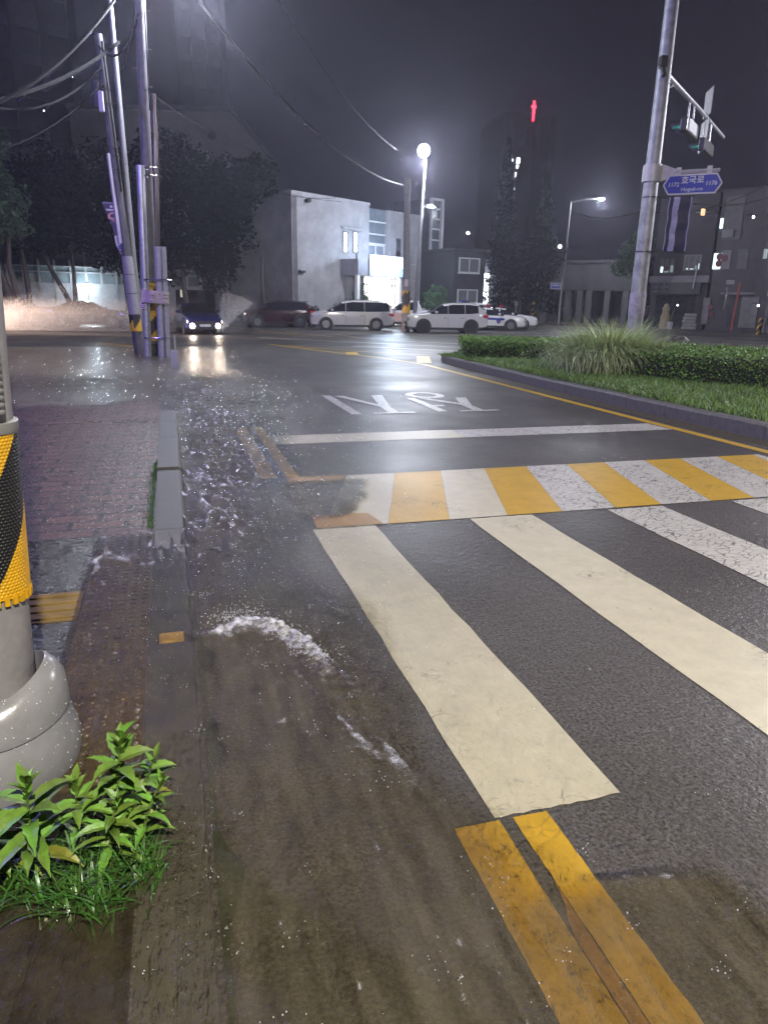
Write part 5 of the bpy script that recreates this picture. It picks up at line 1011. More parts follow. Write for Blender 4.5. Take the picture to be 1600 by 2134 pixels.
    for u, v in ((1500, 535), (1498, 549), (1510, 538)): m = MB(); q = h(u, v); m.lathe([(.0, .02), (.24, .018), (.26, 0)], mat=F2.T(q[0], q[1], .092), n=16); m.build('red_dot', M('dot_red', (.14, .03, .04), .5), t)
    board(1476, 1490, 620, 676, M('door_pale', (.2, .18, .19), .6), 'poster_door', .1); board(1530, 1556, 615, 682, M('glass_door', (.07, .07, .08), .2), 'glass_door', .05); board(1556, 1592, 618, 684, M('shutter_grey', (1,)*3), 'shutter', .06); board(1520, 1592, 610, 614, M('ledge_grey', (1,)*3), 'awning', .9); board(1592, 1600, 520, 540, GD, 'lit_pane', .5)
    for v in (640, 655): m = MB(); q = h(1482, v); m.lathe([(.0, .02), (.2, .018), (.22, 0)], mat=F2.T(q[0], q[1], .162), n=16); m.build('red_dot', M('dot_red', (1,)*3), t)
    return F, F2
SH1, SH2 = shops()
# noise barrier by the trees
def barrier():
    a, b = px(20, 618, 52), px(420, 618, 58); F = Face(a, (b.x-a.x, b.y-a.y)); L_ = (Vector((b.x, b.y, 0))-F.P).length; h = F.hit
    z = [h(160, v)[1] for v in (618, 592, 568, 556.5, 543)]; t = thing('noise_barrier', 'grey metal noise barrier with clear upper panels behind the dark tree trunks', 'fence', F.pt(0, 0)); n = 13
    PM = M('barrier_metal', (.36, .37, .40), .45, .3, .15, 4); PG = M('barrier_glazing', (.16, .20, .22), .15, 0, .2, 2, spec=.6)
    for k in range(n+1): x = L_*k/n; m = MB(); rect(m, F, x-.07, x+.07, 0, z[3], -.1, .12); q0, q1 = F.pt(x, z[3], 0), F.pt(x, z[4], -.55); m.tube([q0, q1], .09, 4); m.build('barrier_post', PM, t)
    for k in range(n):
        x0, x1 = L_*k/n+.08, L_*(k+1)/n-.08; m = MB(); rect(m, F, x0, x1, 0, z[1]-.05, -.05, .0)
        for j in range(11): x = x0+(x1-x0)*(j+.5)/11; rect(m, F, x-.045, x+.045, .05, z[1]-.1, .001, .055)
        m.build('slat_panel', PM, t); m = MB(); rect(m, F, x0, x1, z[1]+.05, z[2]-.05, -.03, .0); rect(m, F, x0, x1, z[2]+.05, z[3]-.04, -.03, .0); m.build('clear_panel', PG, t)['kind'] = 'stuff'
    for zz in (z[1], z[2], z[3]): m = MB(); rect(m, F, 0, L_, zz-.045, zz+.04, .122, .17); m.build('rail', PM, t)
    lp = F.pt(h(168, 600)[0]+.4, 2.6, 1.4); tt = thing('floodlight', 'small floodlight on a post lighting the noise barrier', 'lamp', Vector((lp.x, lp.y, 0))); m = MB(); m.cyl(Vector((lp.x, lp.y, 0)), lp, .05, n=8); m.build('post', PM, tt, True); m = MB(); m.box(lp+Vector((0, 0, .08)), (.3, .16, .16), .3, bev=.02); m.build('lamp_head', HOUS, tt)
    lamp('flood_light', lp-Vector((0, 0, .12)), (.80, .95, 1.0), 700, .12, tt)
barrier()

# ================================================================== TREES
DKLEAF = M('leaf_painted_dark', (.010, .016, .011), .8, 0, .3, 1, island=.5, spec=.05); LTLEAF = M('leaf_painted_lit', (.05, .10, .05), .6, 0, .3, 1, island=.45); BARK = M('wet_bark', (.05, .042, .038), .55, 0, .35, 4, .6, 25)  # leaf copies: night and lamplight are put into their colour
def tree(label, base, trunk_h, blobs, nl, size, mat=DKLEAF, seed=1, r=.2, forks=None, group='street trees in the dark', name='tree', trunk=True):
    rg = np.random.default_rng(seed); base = Vector(base); t = thing(name, label, 'tree', base, 0, group)
    P = []; tot = sum(b[3]*b[4]*b[5] for b in blobs)
    for (x, y, z, rx, ry, rz) in blobs:
        k = max(40, int(nl*rx*ry*rz/tot)); d = rg.normal(size=(k, 3)); d /= np.linalg.norm(d, axis=1)[:, None]; rad = rg.random(k)**.42
        q = d*rad[:, None]*np.array([rx, ry, rz]); lump = pn(q[:, 0]*1.3+x*3, q[:, 1]*1.3+q[:, 2]*1.7, seed); q *= (1+.45*lump)[:, None]; gap = pn(q[:, 0]*1.1+5, q[:, 2]*1.3+q[:, 1], seed+9) > -.22
        P.append((q+np.array([base.x+x, base.y+y, z]))[gap])
    leaves('crown', np.concatenate(P), size, mat, t, .2, rg, .5)
    if trunk:
        m = MB()
        for f in (forks or [[(0, 0, 0), (.1, 0, trunk_h*.5), (0, 0, trunk_h), (.1, 0, trunk_h*1.5)]]): n = len(f); m.tube([base+Vector(q) for q in f], [r*(1-.6*i/(n-1)) for i in range(n)], 9)
        m.build('trunk', BARK, t, True)
    return t
def tbase(u, Y, z=0.05): p = px(u, 640, Y); return Vector((p.x, Y, z))
k = 46/FPX
b = tbase(38, 40); tree('broad tree at the pavement edge with its leaves coloured paler as if lamp-lit', b, 3.5, [(-1.2, -.5, 7.4, 1.9, 1.6, 1.5), (-.1, -.6, 6.2, 1.6, 1.4, 1.3), (-1.8, 0, 5.1, 1.9, 1.5, 1.3), (.55, -.3, 5.2, .9, 1., .7), (-.6, 0, 9.3, 1.1, 1.2, 1.0), (.2, -.2, 6.9, .8, .9, .6), (-2.8, 0, 8.2, 1.6, 1.5, 1.5)], 9000, .15, LTLEAF, 3, .22, [[(-.4, 0, 0), (-.3, 0, 1.5), (-.8, 0, 3.4), (-1.2, 0, 5.5)], [(-.1, 0, 0), (.1, 0, 1.4), (-.2, 0, 3.2), (.1, -.1, 5.2)]])
b = tbase(61, 43); tree('dark tree with a single upright trunk before the noise barrier', b, 4, [(.5, .3, 5.4, 2.2, 1.8, 1.5), (-.6, 0, 7.2, 2.3, 2, 1.8), (1.4, .5, 7.5, 2.0, 1.9, 1.7)], 7000, .16, DKLEAF, 4, .19)
b = tbase(152, 44); tree('dark tree with a forked trunk standing before the lit barrier', b, 3, [(.3, 0, 5.6, 2.6, 2, 1.5), (2.4, .5, 6.2, 2.1, 2, 1.8), (-.4, 0, 8, 2.4, 2, 2), (2.2, .8, 8.6, 2.2, 2, 1.8)], 9000, .17, DKLEAF, 5, .2, [[(.1, 0, 0), (.05, 0, .9), (-.45, 0, 2.0), (-1.1, 0, 3.3), (-1.4, 0, 4.5)], [(.1, 0, 0), (.2, 0, .9), (.25, 0, 2.2), (.3, 0, 4.4)]])
b = tbase(265, 48); tree('dark bushy tree hidden behind the corner poles', b, 3, [(0, 0, 5.2, 2.4, 2, 2.3), (.6, 0, 8.2, 2.2, 2, 1.8)], 6500, .17, DKLEAF, 6, .18)
for lb, u, Y, bl, sd in (('huge dark tree rising above the splashing car', 385, 47, [(0, 0, 6.2, 2.3, 2, 3.0), (-.8, 0, 9.6, 2.2, 2, 1.8), (1.2, 0, 8.6, 1.9, 2, 1.8), (-1.4, 0, 4, 1.6, 1.5, 1.8)], 7), ('huge dark tree between the splashing car and the dark hatchback', 472, 49, [(0, 0, 6.6, 2.2, 2, 3.0), (.5, 0, 8.6, 2.0, 2, 1.6), (-.5, 0, 3.8, 1.6, 1.6, 1.6)], 8), ('dark tree pressed against the dim side of the station', 548, 50.5, [(-.5, 0, 9.2, 1.6, 1.5, 1.3), (-1.5, 0, 8.0, 1.2, 1.2, 1.2), (.1, 0, 9.9, 1.1, 1.2, .8)], 9)):
    tree(lb, tbase(u, Y), 3, bl, 8500, .17, DKLEAF, sd, .22)
def conifer(label, u, Y, h, rad, nl, seed, mat=DKLEAF):
    rg = np.random.default_rng(seed); b = tbase(u, Y); t = thing('conifer', label, 'tree', b, 0, 'street trees in the dark'); f = rg.random(nl)**.8; tier = (f*9) % 1; rr = rad*(1-f)**.85*(.55+.45*tier)*np.sqrt(rg.random(nl)); a = rg.uniform(0, 6.283, nl); rr *= 1+.35*pn(a*1.3, f*12, seed)
    P = np.stack([b.x+rr*np.cos(a), b.y+rr*np.sin(a), 1.2+(h-1.2)*f-.22*rr], 1); leaves('crown', P, .2, mat, t, .1, rg, .35); m = MB(); m.tube([b, b+Vector((0, 0, h*.5)), b+Vector((0, 0, h-.2))], [.25, .16, .04], 8); m.build('trunk', BARK, t, True)
conifer('tall dark conifer beneath the red neon cross', 1040, 68, zv(1040, 290, 68), 2.3, 9000, 21); conifer('shorter dark conifer right of the tall conifer', 1120, 72, zv(1120, 350, 72), 2.6, 7500, 22)
tree('loose leafy tree standing beyond the dark annexe', tbase(1080, 64), 2.5, [(0, 0, 4.6, 2.0, 1.6, 1.7), (1.8, .5, 5.6, 2.0, 1.6, 1.8), (.8, 0, 2.6, 1.2, 1, .9)], 4500, .16, DKLEAF, 24, .18)
tree('small tree with leaves coloured as if lamp-lit just left of the traffic pole', tbase(1316, 58, .1), 2.5, [(-.3, 0, 5.6, 1.2, 1.1, 1.3), (.2, 0, 6.7, .9, .9, .8), (-.8, 0, 4.6, 1.1, 1, .8)], 4200, .13, LTLEAF, 25, .14)
def shrub(label, b, h, rx, nl, mat, seed):
    rg = np.random.default_rng(seed); b = Vector(b); t = thing('shrub', label, 'shrub', b, 0, 'shrubs against the station wall'); q = rg.normal(size=(nl, 3)); q /= np.linalg.norm(q, axis=1)[:, None]; f = rg.random(nl)**.45; P = q*f[:, None]*np.array([rx, rx*.7, h*.55]); P *= (1+.5*pn(P[:, 0]*2.2, P[:, 2]*2.2, seed))[:, None]; P += np.array([b.x, b.y, b.z+h*.52]); leaves('foliage', P, .09, mat, t, .2, rg, .5); m = MB(); m.tube([b, b+Vector((.1, 0, h*.7))], [.05, .02], 6); m.build('stem', BARK, t, True)
def sfb(u, off): s_ = SF.hit(u, 640)[0]; p = SF.pt(s_, .1, off); return p
shrub('leafy shrub left of the station entrance', sfb(732, .9), 2.6, .75, 2600, LTLEAF, 41); shrub('bright green shrub behind the foot of the tall lamp', sfb(876, 1.6), 2.9, 1.25, 3000, M('green_leaf_painted_lit', (.06, .14, .05), .45, 0, .3, 1, island=.4), 42)  # shrub leaf tones raised as if lit, in the colour itself
shrub('thin feathery shrub casting its shape on the station wall', sfb(703, .7), 1.6, .9, 700, DKLEAF, 43)
def dome_bush(u, Y, lab, seed): b = tbase(u, Y); shrub(lab, b, 1.25, .95, 2200, DKLEAF, seed)
dome_bush(645, 49.5, 'rounded dark bush between the dark hatchback and the white minivan', 44)

# ================================================================== CARS
GLASSC = M('car_glass', (.012, .014, .020), .06, 0, .1, 3, spec=.9); TYRE = M('tyre_rubber', (.014, .014, .015), .6, 0, .2, 20); RIM = M('alloy_rim', (.28, .29, .31), .25, .9, .1, 8); DRIM = M('dark_rim', (.03, .03, .032), .35, .5); TRIM = M('car_trim_black', (.018, .018, .02), .45)
HEADL = M('headlight_unlit', (.35, .37, .40), .08, .3, .2, 20, spec=.9); TAILL = M('tail_light', (.45, .02, .03), .12, 0, .2, 12, spec=.9); PLATE = M('number_plate', (.62, .63, .60), .4); BLUEP = M('livery_blue', (.025, .045, .28), .25, 0, .08, 4, coat=.6); CHROME = M('chrome_trim', (.7, .7, .72), .12, 1)
KINDS = {
 'suv': dict(W=.945, top=[(2.40, .34, .72, .72, .72), (2.32, .28, .90, .90, .84), (2.05, .24, .99, .99, .91), (1.35, .23, 1.06, 1.06, .94), (1.02, .23, 1.09, 1.11, .945), (.25, .23, 1.10, 1.60, .945), (-.3, .23, 1.10, 1.69, .945), (-1.3, .23, 1.12, 1.69, .945), (-1.85, .25, 1.17, 1.63, .935), (-2.22, .30, 1.14, 1.40, .90), (-2.36, .34, 1.05, 1.08, .87), (-2.42, .42, .80, .80, .80)],
   ws=(1.02, .25), bl=(-1.85, -2.36), side=[(1.0, -.0), (-.03, -1.0), (-1.03, -1.82)], wheels=(1.43, -1.40), R=.37),
 'minivan': dict(W=.985, top=[(2.56, .34, .74, .74, .74), (2.48, .27, .92, .92, .88), (2.2, .23, 1.02, 1.02, .95), (1.75, .22, 1.08, 1.08, .975), (1.55, .22, 1.10, 1.12, .98), (.62, .22, 1.12, 1.64, .985), (0, .22, 1.12, 1.74, .985), (-1.5, .22, 1.13, 1.75, .985), (-2.1, .24, 1.16, 1.70, .975), (-2.42, .28, 1.14, 1.45, .95), (-2.54, .32, 1.02, 1.06, .92), (-2.58, .40, .8, .8, .85)],
   ws=(1.55, .62), bl=(-2.1, -2.54), side=[(1.5, .40), (.37, -.74), (-.77, -2.3)], wheels=(1.60, -1.48), R=.35),
 'sedan': dict(W=.925, top=[(2.40, .30, .64, .64, .70), (2.33, .24, .76, .76, .83), (2.0, .20, .87, .87, .90), (1.3, .19, .95, .95, .925), (.98, .19, .97, .99, .925), (.15, .19, .98, 1.38, .925), (-.3, .19, .98, 1.45, .925), (-.9, .19, 1.0, 1.42, .925), (-1.6, .21, 1.03, 1.12, .92), (-2.15, .25, 1.03, 1.03, .89), (-2.34, .32, .95, .95, .84), (-2.42, .42, .78, .78, .78)],
   ws=(.98, .15), bl=(-.9, -1.6), side=[(.95, -.25), (-.33, -1.1), (-1.14, -1.5)], wheels=(1.42, -1.38), R=.345),
 'pickup': dict(W=.945, top=[(2.55, .36, .78, .78, .76), (2.46, .30, .98, .98, .88), (2.1, .27, 1.06, 1.06, .93), (1.5, .26, 1.12, 1.12, .945), (1.2, .26, 1.14, 1.16, .945), (.5, .26, 1.15, 1.66, .945), (0, .26, 1.15, 1.76, .945), (-.75, .26, 1.15, 1.74, .945), (-1.02, .26, 1.15, 1.30, .945), (-1.06, .26, 1.12, 1.12, .945), (-2.4, .30, 1.12, 1.12, .94), (-2.55, .34, 1.1, 1.1, .93)],
   ws=(1.2, .5), bl=(-.75, -1.02), side=[(1.15, .12), (.06, -.68)], wheels=(1.6, -1.55), R=.385)}
def car(name, label, cat, kd, paint, loc, yaw, group, wmat=RIM, rear_plate=True, lit=False, roof_rails=False, lightbar=None, livery=None, spoiler=True):
    K = KINDS[kd]; t = thing(name, label, cat, loc, yaw, group); St = K['top']; W = K['W']
    xs = sorted(set([s[0] for s in St] + [x for r in K['side'] for x in r]), reverse=True)
    ip = lambda x, j: float(np.interp(-x, [-s[0] for s in St], [s[j] for s in St]))
    ring = []
    for x in xs:
        zb, zl, zt, wb = (ip(x, j) for j in (1, 2, 3, 4)); hgt = max(0, zt-zl); wt = wb*.97-.36*hgt-(.05 if hgt < .05 else 0)
        zm = zl-.34 if zl > .8 else (zb+zl)/2
        h = [(0, zb), (wb*.82, zb), (wb*.985, zb+.10), (wb, (zb+.2)*.5+zm*.5), (wb, zm+.12), (wb*.972, zl-.01), (wt, max(zl+.012, zt-.07) if hgt > .05 else zl+.02), (wt*.80, zt+.012 if hgt > .05 else zl+.05), (wt*.4, zt+.035 if hgt > .05 else zl+.075), (0, zt+.04 if hgt > .05 else zl+.08)]
        ring.append([Vector((x, y, z)) for y, z in h] + [Vector((x, -y, z)) for y, z in h[-2:0:-1]])
    n = len(ring[0]); V = [q for r_ in ring for q in r_]; Bf, Gf = [], []; mid = lambda a, b: (a+b)/2
    for i in range(len(xs)-1):
        xm = mid(xs[i], xs[i+1]); ws = K['ws'][1] < xm < K['ws'][0]; bl = K['bl'][1] < xm < K['bl'][0]; sd = any(r[1] < xm < r[0] for r in K['side'])
        for k in range(n):
            q = (i*n+k, i*n+(k+1) % n, (i+1)*n+(k+1) % n, (i+1)*n+k); seg = k if k < 9 else 17-k
            g = (seg == 5 and sd) or (seg >= 7 and (ws or bl)) or (seg == 6 and (ws or bl) and kd != 'x')
            (Gf if g else Bf).append(q)
    Bf += [tuple(range(n)), tuple(range((len(xs)-1)*n, len(xs)*n))[::-1]]
    def sub(fs, nm, mat, off=0.0):
        us = sorted({i for f in fs for i in f}); mp = {u: i for i, u in enumerate(us)}; return link(nm, [V[u] for u in us], [tuple(mp[i] for i in f) for f in fs], mat, t, True, False)
    sub(Bf, 'body', paint); sub(Gf, 'window', GLASSC)
    B = lambda nm, mat, m, par=t, sm=False: m.build(nm, mat, par, sm, False)
    Rw = K['R']
    for x in K['wheels']:
        for sy in (1, -1):
            c = Vector((x, sy*(W-.115), Rw)); Tm = Matrix.Translation(c) @ Matrix.Rotation(R(-90)*sy, 4, 'X')
            m = MB(); m.lathe([(Rw+.085, -.3), (Rw+.085, .121), (Rw+.02, .121)], mat=Tm, n=22); B('wheel_well_shade', TRIM, m)  # black disc on the body side stands in for the shaded wheel well
            m = MB(); m.lathe([(Rw*.64, -.11), (Rw*.93, -.115), (Rw, -.08), (Rw, .095), (Rw*.94, .132), (Rw*.66, .128)], mat=Tm, n=26); wh = B('wheel', TYRE, m, t, True)
            m = MB(); m.lathe([(0, .11), (.05, .118), (.06, .10), (.0, .10)], mat=Tm, n=12); m.lathe([(Rw*.66, .129), (Rw*.60, .126), (Rw*.59, .10)], mat=Tm, n=24)
            for q in range(5):
                a = 2*math.pi*q/5+.3; m.prism([(-.028, .03), (.028, .03), (.05, Rw*.63), (-.05, Rw*.63)], Tm @ Matrix.Rotation(a, 4, 'Z') @ Matrix.Translation((0, 0, .088)), .03)
            rm = B('rim', wmat, m, t, False); rm.parent = wh; m = MB(); m.lathe([(Rw*.62, .06), (0, .06)], mat=Tm, n=20); dk = B('brake_disc', TRIM, m, t, False); dk.parent = wh
    f0, r0 = St[0][0], St[-1][0]; zf = St[1][2]; zr = St[-2][2]
    for sy in (1, -1):
        m = MB(); m.prism([(0, 0), (.10, .02), (.42, .10), (.46, .20), (.12, .13), (0, .09)], Matrix(((-1, 0, 0, f0-.06), (0, 0, sy, sy*(St[1][4]-.10)), (0, 1, 0, zf-.20), (0, 0, 0, 1))), .115); B('headlight', HEADL if not lit else light_mat('headlight_glow', (1, .80, .66), 9), m)
        m = MB(); m.box((f0-.03, sy*.62, .42), (.10, .2, .09), bev=.02) if not lit else m.lathe([(.13*math.sin(a), -.13*math.cos(a)) for a in np.linspace(.01, 3.13, 9)], (f0-.03, sy*.62, .42), 14); B('fog_light', TRIM if not lit else light_mat('fog_glare', (1, .84, .70), 26), m)  # when lit, the lens is swollen to a glowing ball as painted glare
        if kd == 'pickup': m = MB(); m.box((r0+.02, sy*.86, .95), (.1, .16, .34), bev=.02); B('tail_light', TAILL, m)
        else: m = MB(); m.box((r0+.17, sy*(St[-2][4]-.13), zr-.08), (.34, .34, .19), bev=.04); B('tail_light', TAILL, m)
        m = MB(); m.box((K['side'][0][0]-.28, sy*(W+.10), St[4][2]+.10), (.16, .2, .14), bev=.04); B('wing_mirror', paint, m)
        for r in K['side'][:2]: m = MB(); m.box((r[1]+.16, sy*(W+.006), .87 if kd != 'sedan' else .80), (.2, .03, .035), bev=.008); B('door_handle', CHROME, m)
        for r in K['side'][:2]: m = MB(); m.box((r[1]-.03, sy*(W+.0005), .70), (.012, .006, .62)); B('door_seam', TRIM, m)
        m = MB(); m.box((0, sy*(W-.03), .27), (2.2, .10, .12), bev=.02); B('side_sill', TRIM, m)
        if roof_rails: m = MB(); m.tube([(.1, sy*.60, ip(.1, 3)+.02), (-.1, sy*.60, ip(-.1, 3)+.07), (-1.5, sy*.60, ip(-1.5, 3)+.07), (-1.7, sy*.60, ip(-1.7, 3)+.0)], .02, 6); B('roof_rail', CHROME, m)
    m = MB(); m.box((f0-.02, 0, .52), (.07, 1.1, .24), bev=.03); B('grille', TRIM, m); m = MB(); m.box((f0-.05, 0, .30), (.12, 1.5, .14), bev=.03); B('front_bumper', TRIM, m)
    m = MB(); m.box((r0+.06, 0, .40), (.16, 1.5, .20), bev=.04); B('rear_bumper', TRIM, m); m = MB(); m.box((r0+.0, 0, .36), (.06, .9, .04), bev=.01); B('bumper_trim', CHROME, m)
    zp = .80 if kd != 'sedan' else .62
    m = MB(); m.box((r0-.015, 0, zp), (.03, .52, .115)); pl = B('number_plate', PLATE, m); m = MB()
    for q in range(5): m.box((r0-.032, -.18+.09*q, zp), (.004, .05, .06))
    o = B('plate_marks', INK, m, pl); m = MB(); m.box((f0+.025, 0, .44), (.03, .52, .115)); pf = B('number_plate', PLATE if not lit else M('plate_front', (.6, .62, .6), .4), m)
    if spoiler and kd in ('suv', 'minivan'): m = MB(); m.box((K['bl'][0]-.08, 0, ip(K['bl'][0], 3)+.02), (.34, 1.25, .04), .0, bev=.015); B('spoiler', paint, m)
    if lightbar:
        x = lightbar; z = ip(x, 3)+.11
        m = MB(); m.box((x, 0, z-.04), (.3, 1.1, .04)); B('lightbar_base', TRIM, m); m = MB(); m.box((x, .33, z+.035), (.28, .5, .11), bev=.03); B('lightbar_lens', M('beacon_blue', (.02, .05, .35), .15, spec=.8), m); m = MB(); m.box((x, -.33, z+.035), (.28, .5, .11), bev=.03); B('lightbar_lens', M('beacon_red', (.35, .02, .03), .15, spec=.8), m)
    for sy in (1, -1):
        if livery == 'sedan':
            m = MB(); Tm = Matrix(((-sy, 0, 0, 0), (0, 0, sy, sy*(W+.0015)), (0, 1, 0, 0), (0, 0, 0, 1)))
            P_ = lambda pts: [(-sy*x, z) for x, z in pts]
            m.prism(P_([(1.0, .80), (-1.35, .88), (-1.35, .76), (-.2, .70), (1.0, .68)]), Tm, .004); B('livery_band', BLUEP, m)
            m = MB(); m.prism(P_([(.62+.16*a, .60+.17*b) for a, b in ((-1, .7), (0, 1), (1, .7), (.8, -.3), (0, -1), (-.8, -.3))]), Tm @ Matrix.Translation((0, 0, .005)), .004); B('door_emblem', BLUEP, m); m = MB(); m.prism(P_([(.62+.08*a, .61+.08*b) for a, b in ((-1, .7), (0, .3), (1, .7), (.3, -.3), (0, -1), (-.3, -.3))]), Tm @ Matrix.Translation((0, 0, .010)), .003); B('emblem_mark', M('emblem_red', (.4, .03, .05), .4), m)
            m = MB(); m.prism(P_([(-.75, .66), (-1.12, .66), (-1.12, .45), (-.75, .45)]), Tm, .004); B('door_sticker', M('sticker_sky', (.25, .42, .60), .4), m)
        if livery == 'pickup':
            Tm = Matrix(((-sy, 0, 0, 0), (0, 0, sy, sy*(W+.0015)), (0, 1, 0, 0), (0, 0, 0, 1))); P_ = lambda pts: [(-sy*x, z) for x, z in pts]
            m = MB(); m.prism(P_([(1.05, .98), (-1.0, .98), (-1.0, .42), (1.05, .42)]), Tm, .004); B('red_glow_panel', M('red_glow_salmon', (.60, .38, .36), .35, 0, .08, 3), m); m = MB(); text_mesh('POLICE', .26, Tm @ Matrix.Translation((0, .78, .006)) , m, 0, .002); B('lettering', INK, m)  # salmon panel paints red lamp glow onto the white side
    if livery == 'sedan': m = MB(); m.prism([(2.05, -.7), (1.3, -.8), (1.05, -.75), (1.05, .75), (1.3, .8), (2.05, .7)], Matrix.Translation((0, 0, 0)), .001) if False else None
    return t
WPAINT = M('car_white', (.60, .60, .62), .22, 0, .04, 2, coat=.7); PEARL = M('car_pearl', (.62, .60, .60), .25, 0, .05, 2, coat=.7); BLKP = M('car_black', (.012, .011, .014), .14, 0, .1, 2, coat=.8); NAVY = M('car_navy', (.018, .025, .11), .15, .2, .1, 2, coat=.8)
def put(u, v): p = gp(u, v); return (p.x, p.y, 0.0)
def mid2(a, b): return tuple((x+y)/2 for x, y in zip(a, b))
G1 = 'cars parked before the police station'
car('parked_minivan', 'white minivan parked broadside before the station, chrome wheels', 'car', 'minivan', PEARL, (-2.25, 46.0, 0), R(186), G1, roof_rails=True)
car('parked_suv', 'white estate-like SUV with dark wheels parked closest to the road', 'car', 'suv', WPAINT, (3.42, 43.9, 0), R(187), G1, DRIM, roof_rails=True)
car('parked_suv', 'dark wine-coloured hatchback showing its red tail lights and pale plate', 'car', 'suv', M('car_wine', (.030, .007, .011), .14, 0, .1, 2, coat=.8), (-7.35, 48.2, 0), R(205), G1)
car('police_pickup', 'police pickup with red lamp glow painted pink on its side marked POLICE behind the white minivan', 'police car', 'pickup', WPAINT, (1.55, 51.8, .05), R(168), G1, lightbar=0.1, livery='pickup')
car('police_van', 'white police SUV with a roof beacon, seen above the parked white SUV', 'police car', 'suv', WPAINT, (5.3, 52.4, .05), R(160), G1, lightbar=-.2)
car('police_car', 'white police sedan with a door emblem and blue band nosing out behind the SUV', 'police car', 'sedan', WPAINT, (7.0, 49.9, .0), R(-14), G1, lightbar=-.2, livery='sedan')
car('police_car', 'farther police sedan with its white nose catching the lamp light', 'police car', 'sedan', WPAINT, (8.35, 52.9, .0), R(-12), G1, lightbar=-.2, livery='sedan')
sc_ = car('moving_car', 'dark blue car ploughing through the flood with fog lights on', 'car', 'sedan', NAVY, (-9.9, 38.2, 0), R(-66), 'cars out in the flooded road', lit=True)
def at_car(o, p): return Matrix.Translation(o.location) @ Matrix.Rotation(o.rotation_euler[2], 4, 'Z') @ Vector(p)
for sy in (1, -1):
    l = lamp('headlamp_beam', (2.48, .62*sy, .50), (1, .80, .62), 40, .08, sc_, 75, (1, 0, -.12))
car('parked_car', 'dark car with lamp-lit edges parked at the far end of the trees', 'car', 'suv', BLKP, (-21.0, 41.5, 0), R(8), G1)
car('parked_car', 'low dark car half hidden by spray under the trees', 'car', 'sedan', BLKP, (-17.2, 42.5, 0), R(5), G1)
oc = car('unseen_car', 'unseen grey car added to light the spray with its beams', 'car', 'sedan', M('car_grey', (.2, .2, .22), .2, 0, .1, 2, coat=.6), (-31.5, 35.2, 0), R(4), 'cars out in the flooded road', lit=True)
for sy in (1, -1): lamp('headlamp_beam', (2.6, .62*sy, .6), (1, .72, .57), 120000, .1, oc, 26, (1, 0, -.035))  # unseen car added here; its strong beams light the spray
car('parked_truck', 'dim pickup parked in the gloom beside the pillared hall', 'car', 'suv', M('car_dim', (.09, .09, .1), .3), (24.5, 67, .1), R(20), G1)

# ================================================================== STREET THINGS FAR OFF
def util2():
    Y = 44.0; p = px(845, 690, Y); b = Vector((p.x, Y, 0)); top = px(849, 388, Y); t = thing('utility_pole', 'concrete pole with a yellow and black band standing before the station sign', 'utility pole', b); ax = (top-b)/top.z
    m = MB(); m.tube([b, b+ax*top.z*.5, b+ax*(top.z+.4)], [.24, .21, .16], 16); m.build('pole_shaft', M('pole_concrete', (1,)*3), t, True); striped('hazard_wrap', b, ax, .247, zv(845, 652, Y), zv(845, 606, Y), t=t, per=1.5)
    m = MB(); m.box(b+ax*zv(850, 590, Y)+Vector((.0, -.26, 0)), (.22, .12, .4), bev=.02); m.build('meter_box', M('meter_pale', (.5, .48, .52), .5), t)
    for v in (552, 585): z = zv(845, v, Y); m = MB(); m.cyl(b+ax*z, b+ax*z+Vector((.55, 0, .02)), .02, n=6); m.build('climbing_step', STEEL, t)
    c = px(898, 432, 47.2); t = thing('wall_lantern', 'small lit lantern on an arm halfway up the tall lamp pole', 'lamp', c); m = MB(); m.lathe([(0, .16), (.12, .12), (.30, 0), (.0, -.03)], c, 14); m.build('shade', light_mat('lantern_shade', (.9, .93, 1), 6), t, True); m = MB(); m.tube([c+Vector((-.55, .1, -.1)), c+Vector((-.3, .05, .14)), c+Vector((0, 0, .18))], .025, 6); m.build('arm', GREYP, t, True); lamp('lantern_light', c-Vector((0, .1, .3)), COOL, 90, .2, t)
util2()
def signpost(label, u, v0, v1, Y, plate, mat, pole=GREYP, su=None, hz=False, r=.05, cat='sign'):
    b = px(u, 640, Y); b = Vector((b.x, Y, .1)); zt = zv(u, v1, Y); t = thing('signpost', label, cat, b); m = MB(); m.tube([b, Vector((b.x, Y, zt))], r, 8); m.build('post', pole, t, True)
    u0, u1, w0, w1 = plate; c = px((u0+u1)/2, (w0+w1)/2, Y-.12); m = MB(); m.box(c, ((u1-u0)*Y/FPX, .04, (w1-w0)*Y/FPX), bev=.01); m.build('plate', mat, t)
    if hz: striped('hazard_wrap', b, Vector((0, 0, 1)), r*2.6, .3, 2.0, t=t, per=.5)
    return t, c
SB = M('sign_blue', (1,)*3)
t, c = signpost('small blue street sign on the pole of the far arm lamp', 1166, 690, 580, 65.6, (1147, 1167, 590, 602), M('far_sign_frame', (.5, .5, .58), .4), GREYP)
m = MB(); m.box(c+Vector((0, -.03, 0)), (.76, .02, .42)); m.build('sign_face', M('sign_blue_far', (.06, .07, .40), .4), t); m = MB()
for k in range(3): m.box(c+Vector((-.2+.2*k, -.045, .05)), (.12, .01, .14))
m.build('lettering', M('sign_white', (1,)*3), t)
signpost('striped post with a small pale plate near the conifers', 1111, 660, 592, 72, (1111, 1121, 592, 599), M('plate_pale', (.3, .3, .32), .5), GREYP, hz=True, r=.09)
signpost('pale round bollard sign at the far pavement corner', 1075, 690, 628, 66, (1072, 1080, 626, 637), M('plate_pale', (1,)*3), GREYP)
